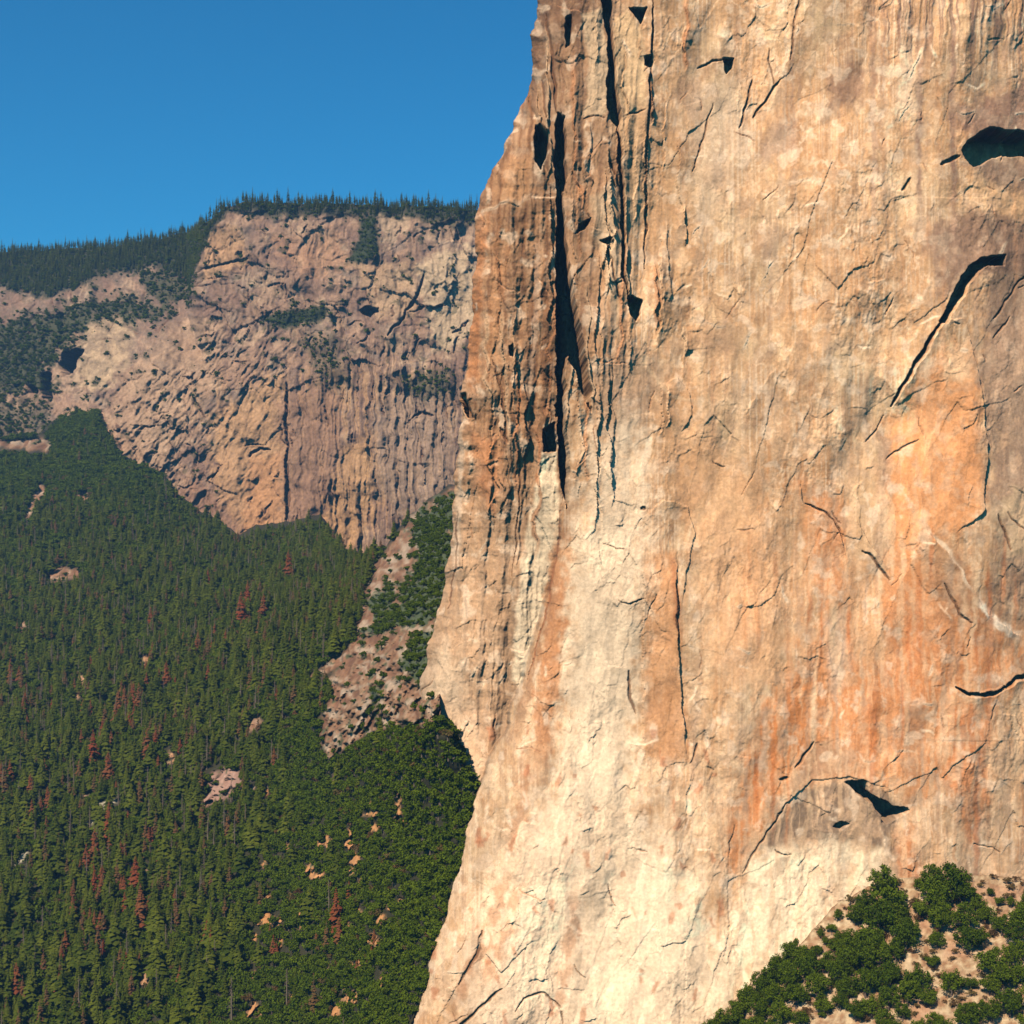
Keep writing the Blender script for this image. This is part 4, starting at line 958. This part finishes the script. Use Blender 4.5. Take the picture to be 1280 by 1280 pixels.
# far slope oaks: fill up to 300 of the kind
fo_, uo, vo = inframe(Po, 8); order = np.where(fo_)[0]; order = order[np.argsort(-(so/Po[:, 1])[order])][:max(0, 300-len(oaks))]
ho = []
for q in order: ho.append(tree_obj('oak_tree', P_oaks[io[q]], Po[q], float(so[q]), rng.uniform(0, 6), '', 'tree', ''))
label_all(ho, 'rounded green oak', 'rounded green oaks on the far slope', 3)
rest = np.setdiff1d(np.arange(len(Po)), order)
io = np.where(brn, 3+rng.integers(0, 3, len(Po)), io)
stuff_points('oak_woodland', Po[rest], so[rest], io[rest], P_oaks+P_dry, 'rounded green oak woodland clothing the slope under the granite wall', 'woodland')
# scrub on the rocky rib and on the far cliff ledges
Pb, Ab = sample(Ph, (bushh*(bushh > .3)).astype(f32), 3600, 5)
Wf = gmf*(fcf.V > rimv[None, :]+2)*(fcf.U < 620)
Pq, Aq = sample(Pf, Wf, 14000, 6)
allp = np.concatenate([Pb, Pq]); sb = np.concatenate([rng.uniform(1.8, 4.6, len(Pb)), 1.8+4.2*rng.random(len(Pq))**2])
stuff_points('ledge_scrub', allp, sb, rng.integers(0, 3, len(allp)), P_oaks, 'dark green scrub growing on the rocky ledges of the cliffs', 'scrub')
# trees on the far shoulder and skyline
ii = []
shoulder = (gmf > .5)*(fcf.V > rimv[None, :])*(fcf.V < shf+6)*(fcf.U < 620)*(fcf.U > -200)
Ps, As = sample(Pf, shoulder.astype(f32), 4200, 8)
print('shoulder', As)
ss_ = rng.uniform(12, 26, len(Ps))
extra = []
for q in range(600):
    u = rng.uniform(-200, 612); j = int(u+260); k_ = int(rng.uniform(0, 5)); i = int(np.searchsorted(fcf.V[:, 0], rimv[j]))-k_
    extra.append(Pf[max(i, 0), j])
extra = np.array(extra); se = rng.uniform(10, 22, len(extra))
al = np.concatenate([Ps, extra]); sl = np.concatenate([ss_, se])
stuff_points('rim_forest', al, sl, rng.integers(0, 4, len(al)), P_rim, 'dark forest covering the rim and shoulder of the far cliff', 'forest')
rimt = []
for q in range(190):
    u = rng.uniform(1, 603); j = int(u+260); i = int(np.searchsorted(fcf.V[:, 0], rimv[j])); p = Pf[i, j]
    H = rng.uniform(14, 25) if rng.random() < .75 else rng.uniform(25, 36)
    o = tree_obj('pine_tree', P_rim[int(rng.integers(0, 4))], p, float(H), rng.uniform(0, 6), '', 'tree', ''); o['u'] = u; rimt.append(o)
for o in rimt:
    u = o['u']; del o['u']
    z = ('at the far left end of the skyline', 'on the low left rim', 'where the left rim starts to climb', 'on the slope climbing to the headland', 'on the corner of the headland', 'on the flat top of the headland', 'on the rim above the tree filled gully', 'on the rim next to the granite wall')
    zi = int(np.searchsorted([50, 120, 190, 255, 310, 430, 520], u)); tall = 'tall pointed' if o.scale[0] > 25 else 'short dark'
    o['label'] = f'{tall} pine {z[zi]}'; o['group'] = 'pines standing along the far skyline'
print('trees done', time.time()-T0, len(bpy.data.objects))

# =================================================================== AIR
def haze():
    me = bpy.data.meshes.new('haze'); x, y0, y1, z0, z1 = 2600, -60, 5200, -820, 800
    v = [(-x, y0, z0), (x, y0, z0), (x, y1, z0), (-x, y1, z0), (-x, y0, z1), (x, y0, z1), (x, y1, z1), (-x, y1, z1)]
    me.from_pydata(v, [], [(0, 3, 2, 1), (4, 5, 6, 7), (0, 1, 5, 4), (1, 2, 6, 5), (2, 3, 7, 6), (3, 0, 4, 7)])
    m = bpy.data.materials.new('air'); m.use_nodes = True; nt = m.node_tree; nt.nodes.clear()
    o_ = nt.nodes.new('ShaderNodeOutputMaterial'); p = nt.nodes.new('ShaderNodeVolumePrincipled')
    p.inputs['Color'].default_value = (.30, .60, 1, 1); p.inputs['Density'].default_value = HAZE; p.inputs['Anisotropy'].default_value = .2
    nt.links.new(p.outputs[0], o_.inputs['Volume']); me.materials.append(m)
    o = bpy.data.objects.new('haze', me); C.objects.link(o); o['kind'] = 'stuff'; o['label'] = 'thin blue haze filling the valley air'; o['category'] = 'haze'
HAZE = 0.000042
haze()

# =================================================================== LIGHT, SKY, CAMERA
SUN_EL = math.radians(47); SUN_AZ = math.radians(31)      # azimuth: left of straight behind the camera
sd = np.array((-math.sin(SUN_AZ)*math.cos(SUN_EL), -math.cos(SUN_AZ)*math.cos(SUN_EL), math.sin(SUN_EL)))
from mathutils import Vector
L = bpy.data.lights.new('sun', 'SUN'); L.energy = 4.2; L.angle = math.radians(.5); L.color = (1, .90, .75)
lo = bpy.data.objects.new('sun', L); C.objects.link(lo); lo.rotation_euler = Vector((-sd).tolist()).to_track_quat('-Z', 'Y').to_euler(); lo.location = (0, 0, 700)
w = bpy.data.worlds.new('World'); bpy.context.scene.world = w; w.use_nodes = True; nt = w.node_tree
sky = nt.nodes.new('ShaderNodeTexSky'); sky.sky_type = 'NISHITA'; sky.sun_disc = False; sky.sun_elevation = SUN_EL
sky.sun_rotation = math.atan2(sd[0], sd[1]); sky.altitude = 1200; sky.air_density = 1.0; sky.dust_density = 1.3; sky.ozone_density = 3.0
tint = nt.nodes.new('ShaderNodeVectorMath'); tint.operation = 'MULTIPLY'; tint.inputs[1].default_value = (.17, .98, 1.30)
nt.links.new(sky.outputs[0], tint.inputs[0]); nt.links.new(tint.outputs[0], nt.nodes['Background'].inputs['Color']); nt.nodes['Background'].inputs['Strength'].default_value = .06
cam = bpy.data.cameras.new('camera'); co = bpy.data.objects.new('camera', cam); C.objects.link(co)
co.location = (0, 0, 0); co.rotation_euler = (math.pi/2, 0, 0)
cam.sensor_width = 36; cam.sensor_fit = 'HORIZONTAL'; cam.lens = 36*F/1280; cam.clip_start = 1; cam.clip_end = 30000
sc_ = bpy.context.scene; sc_.camera = co
sc_.view_settings.view_transform = 'Standard'; sc_.view_settings.look = 'None'; sc_.view_settings.gamma = 1; sc_.view_settings.exposure = .62
sc_.cycles.max_bounces = 5; sc_.cycles.diffuse_bounces = 0; sc_.cycles.volume_bounces = 0; sc_.cycles.use_denoising = True
print('done', time.time()-T0)
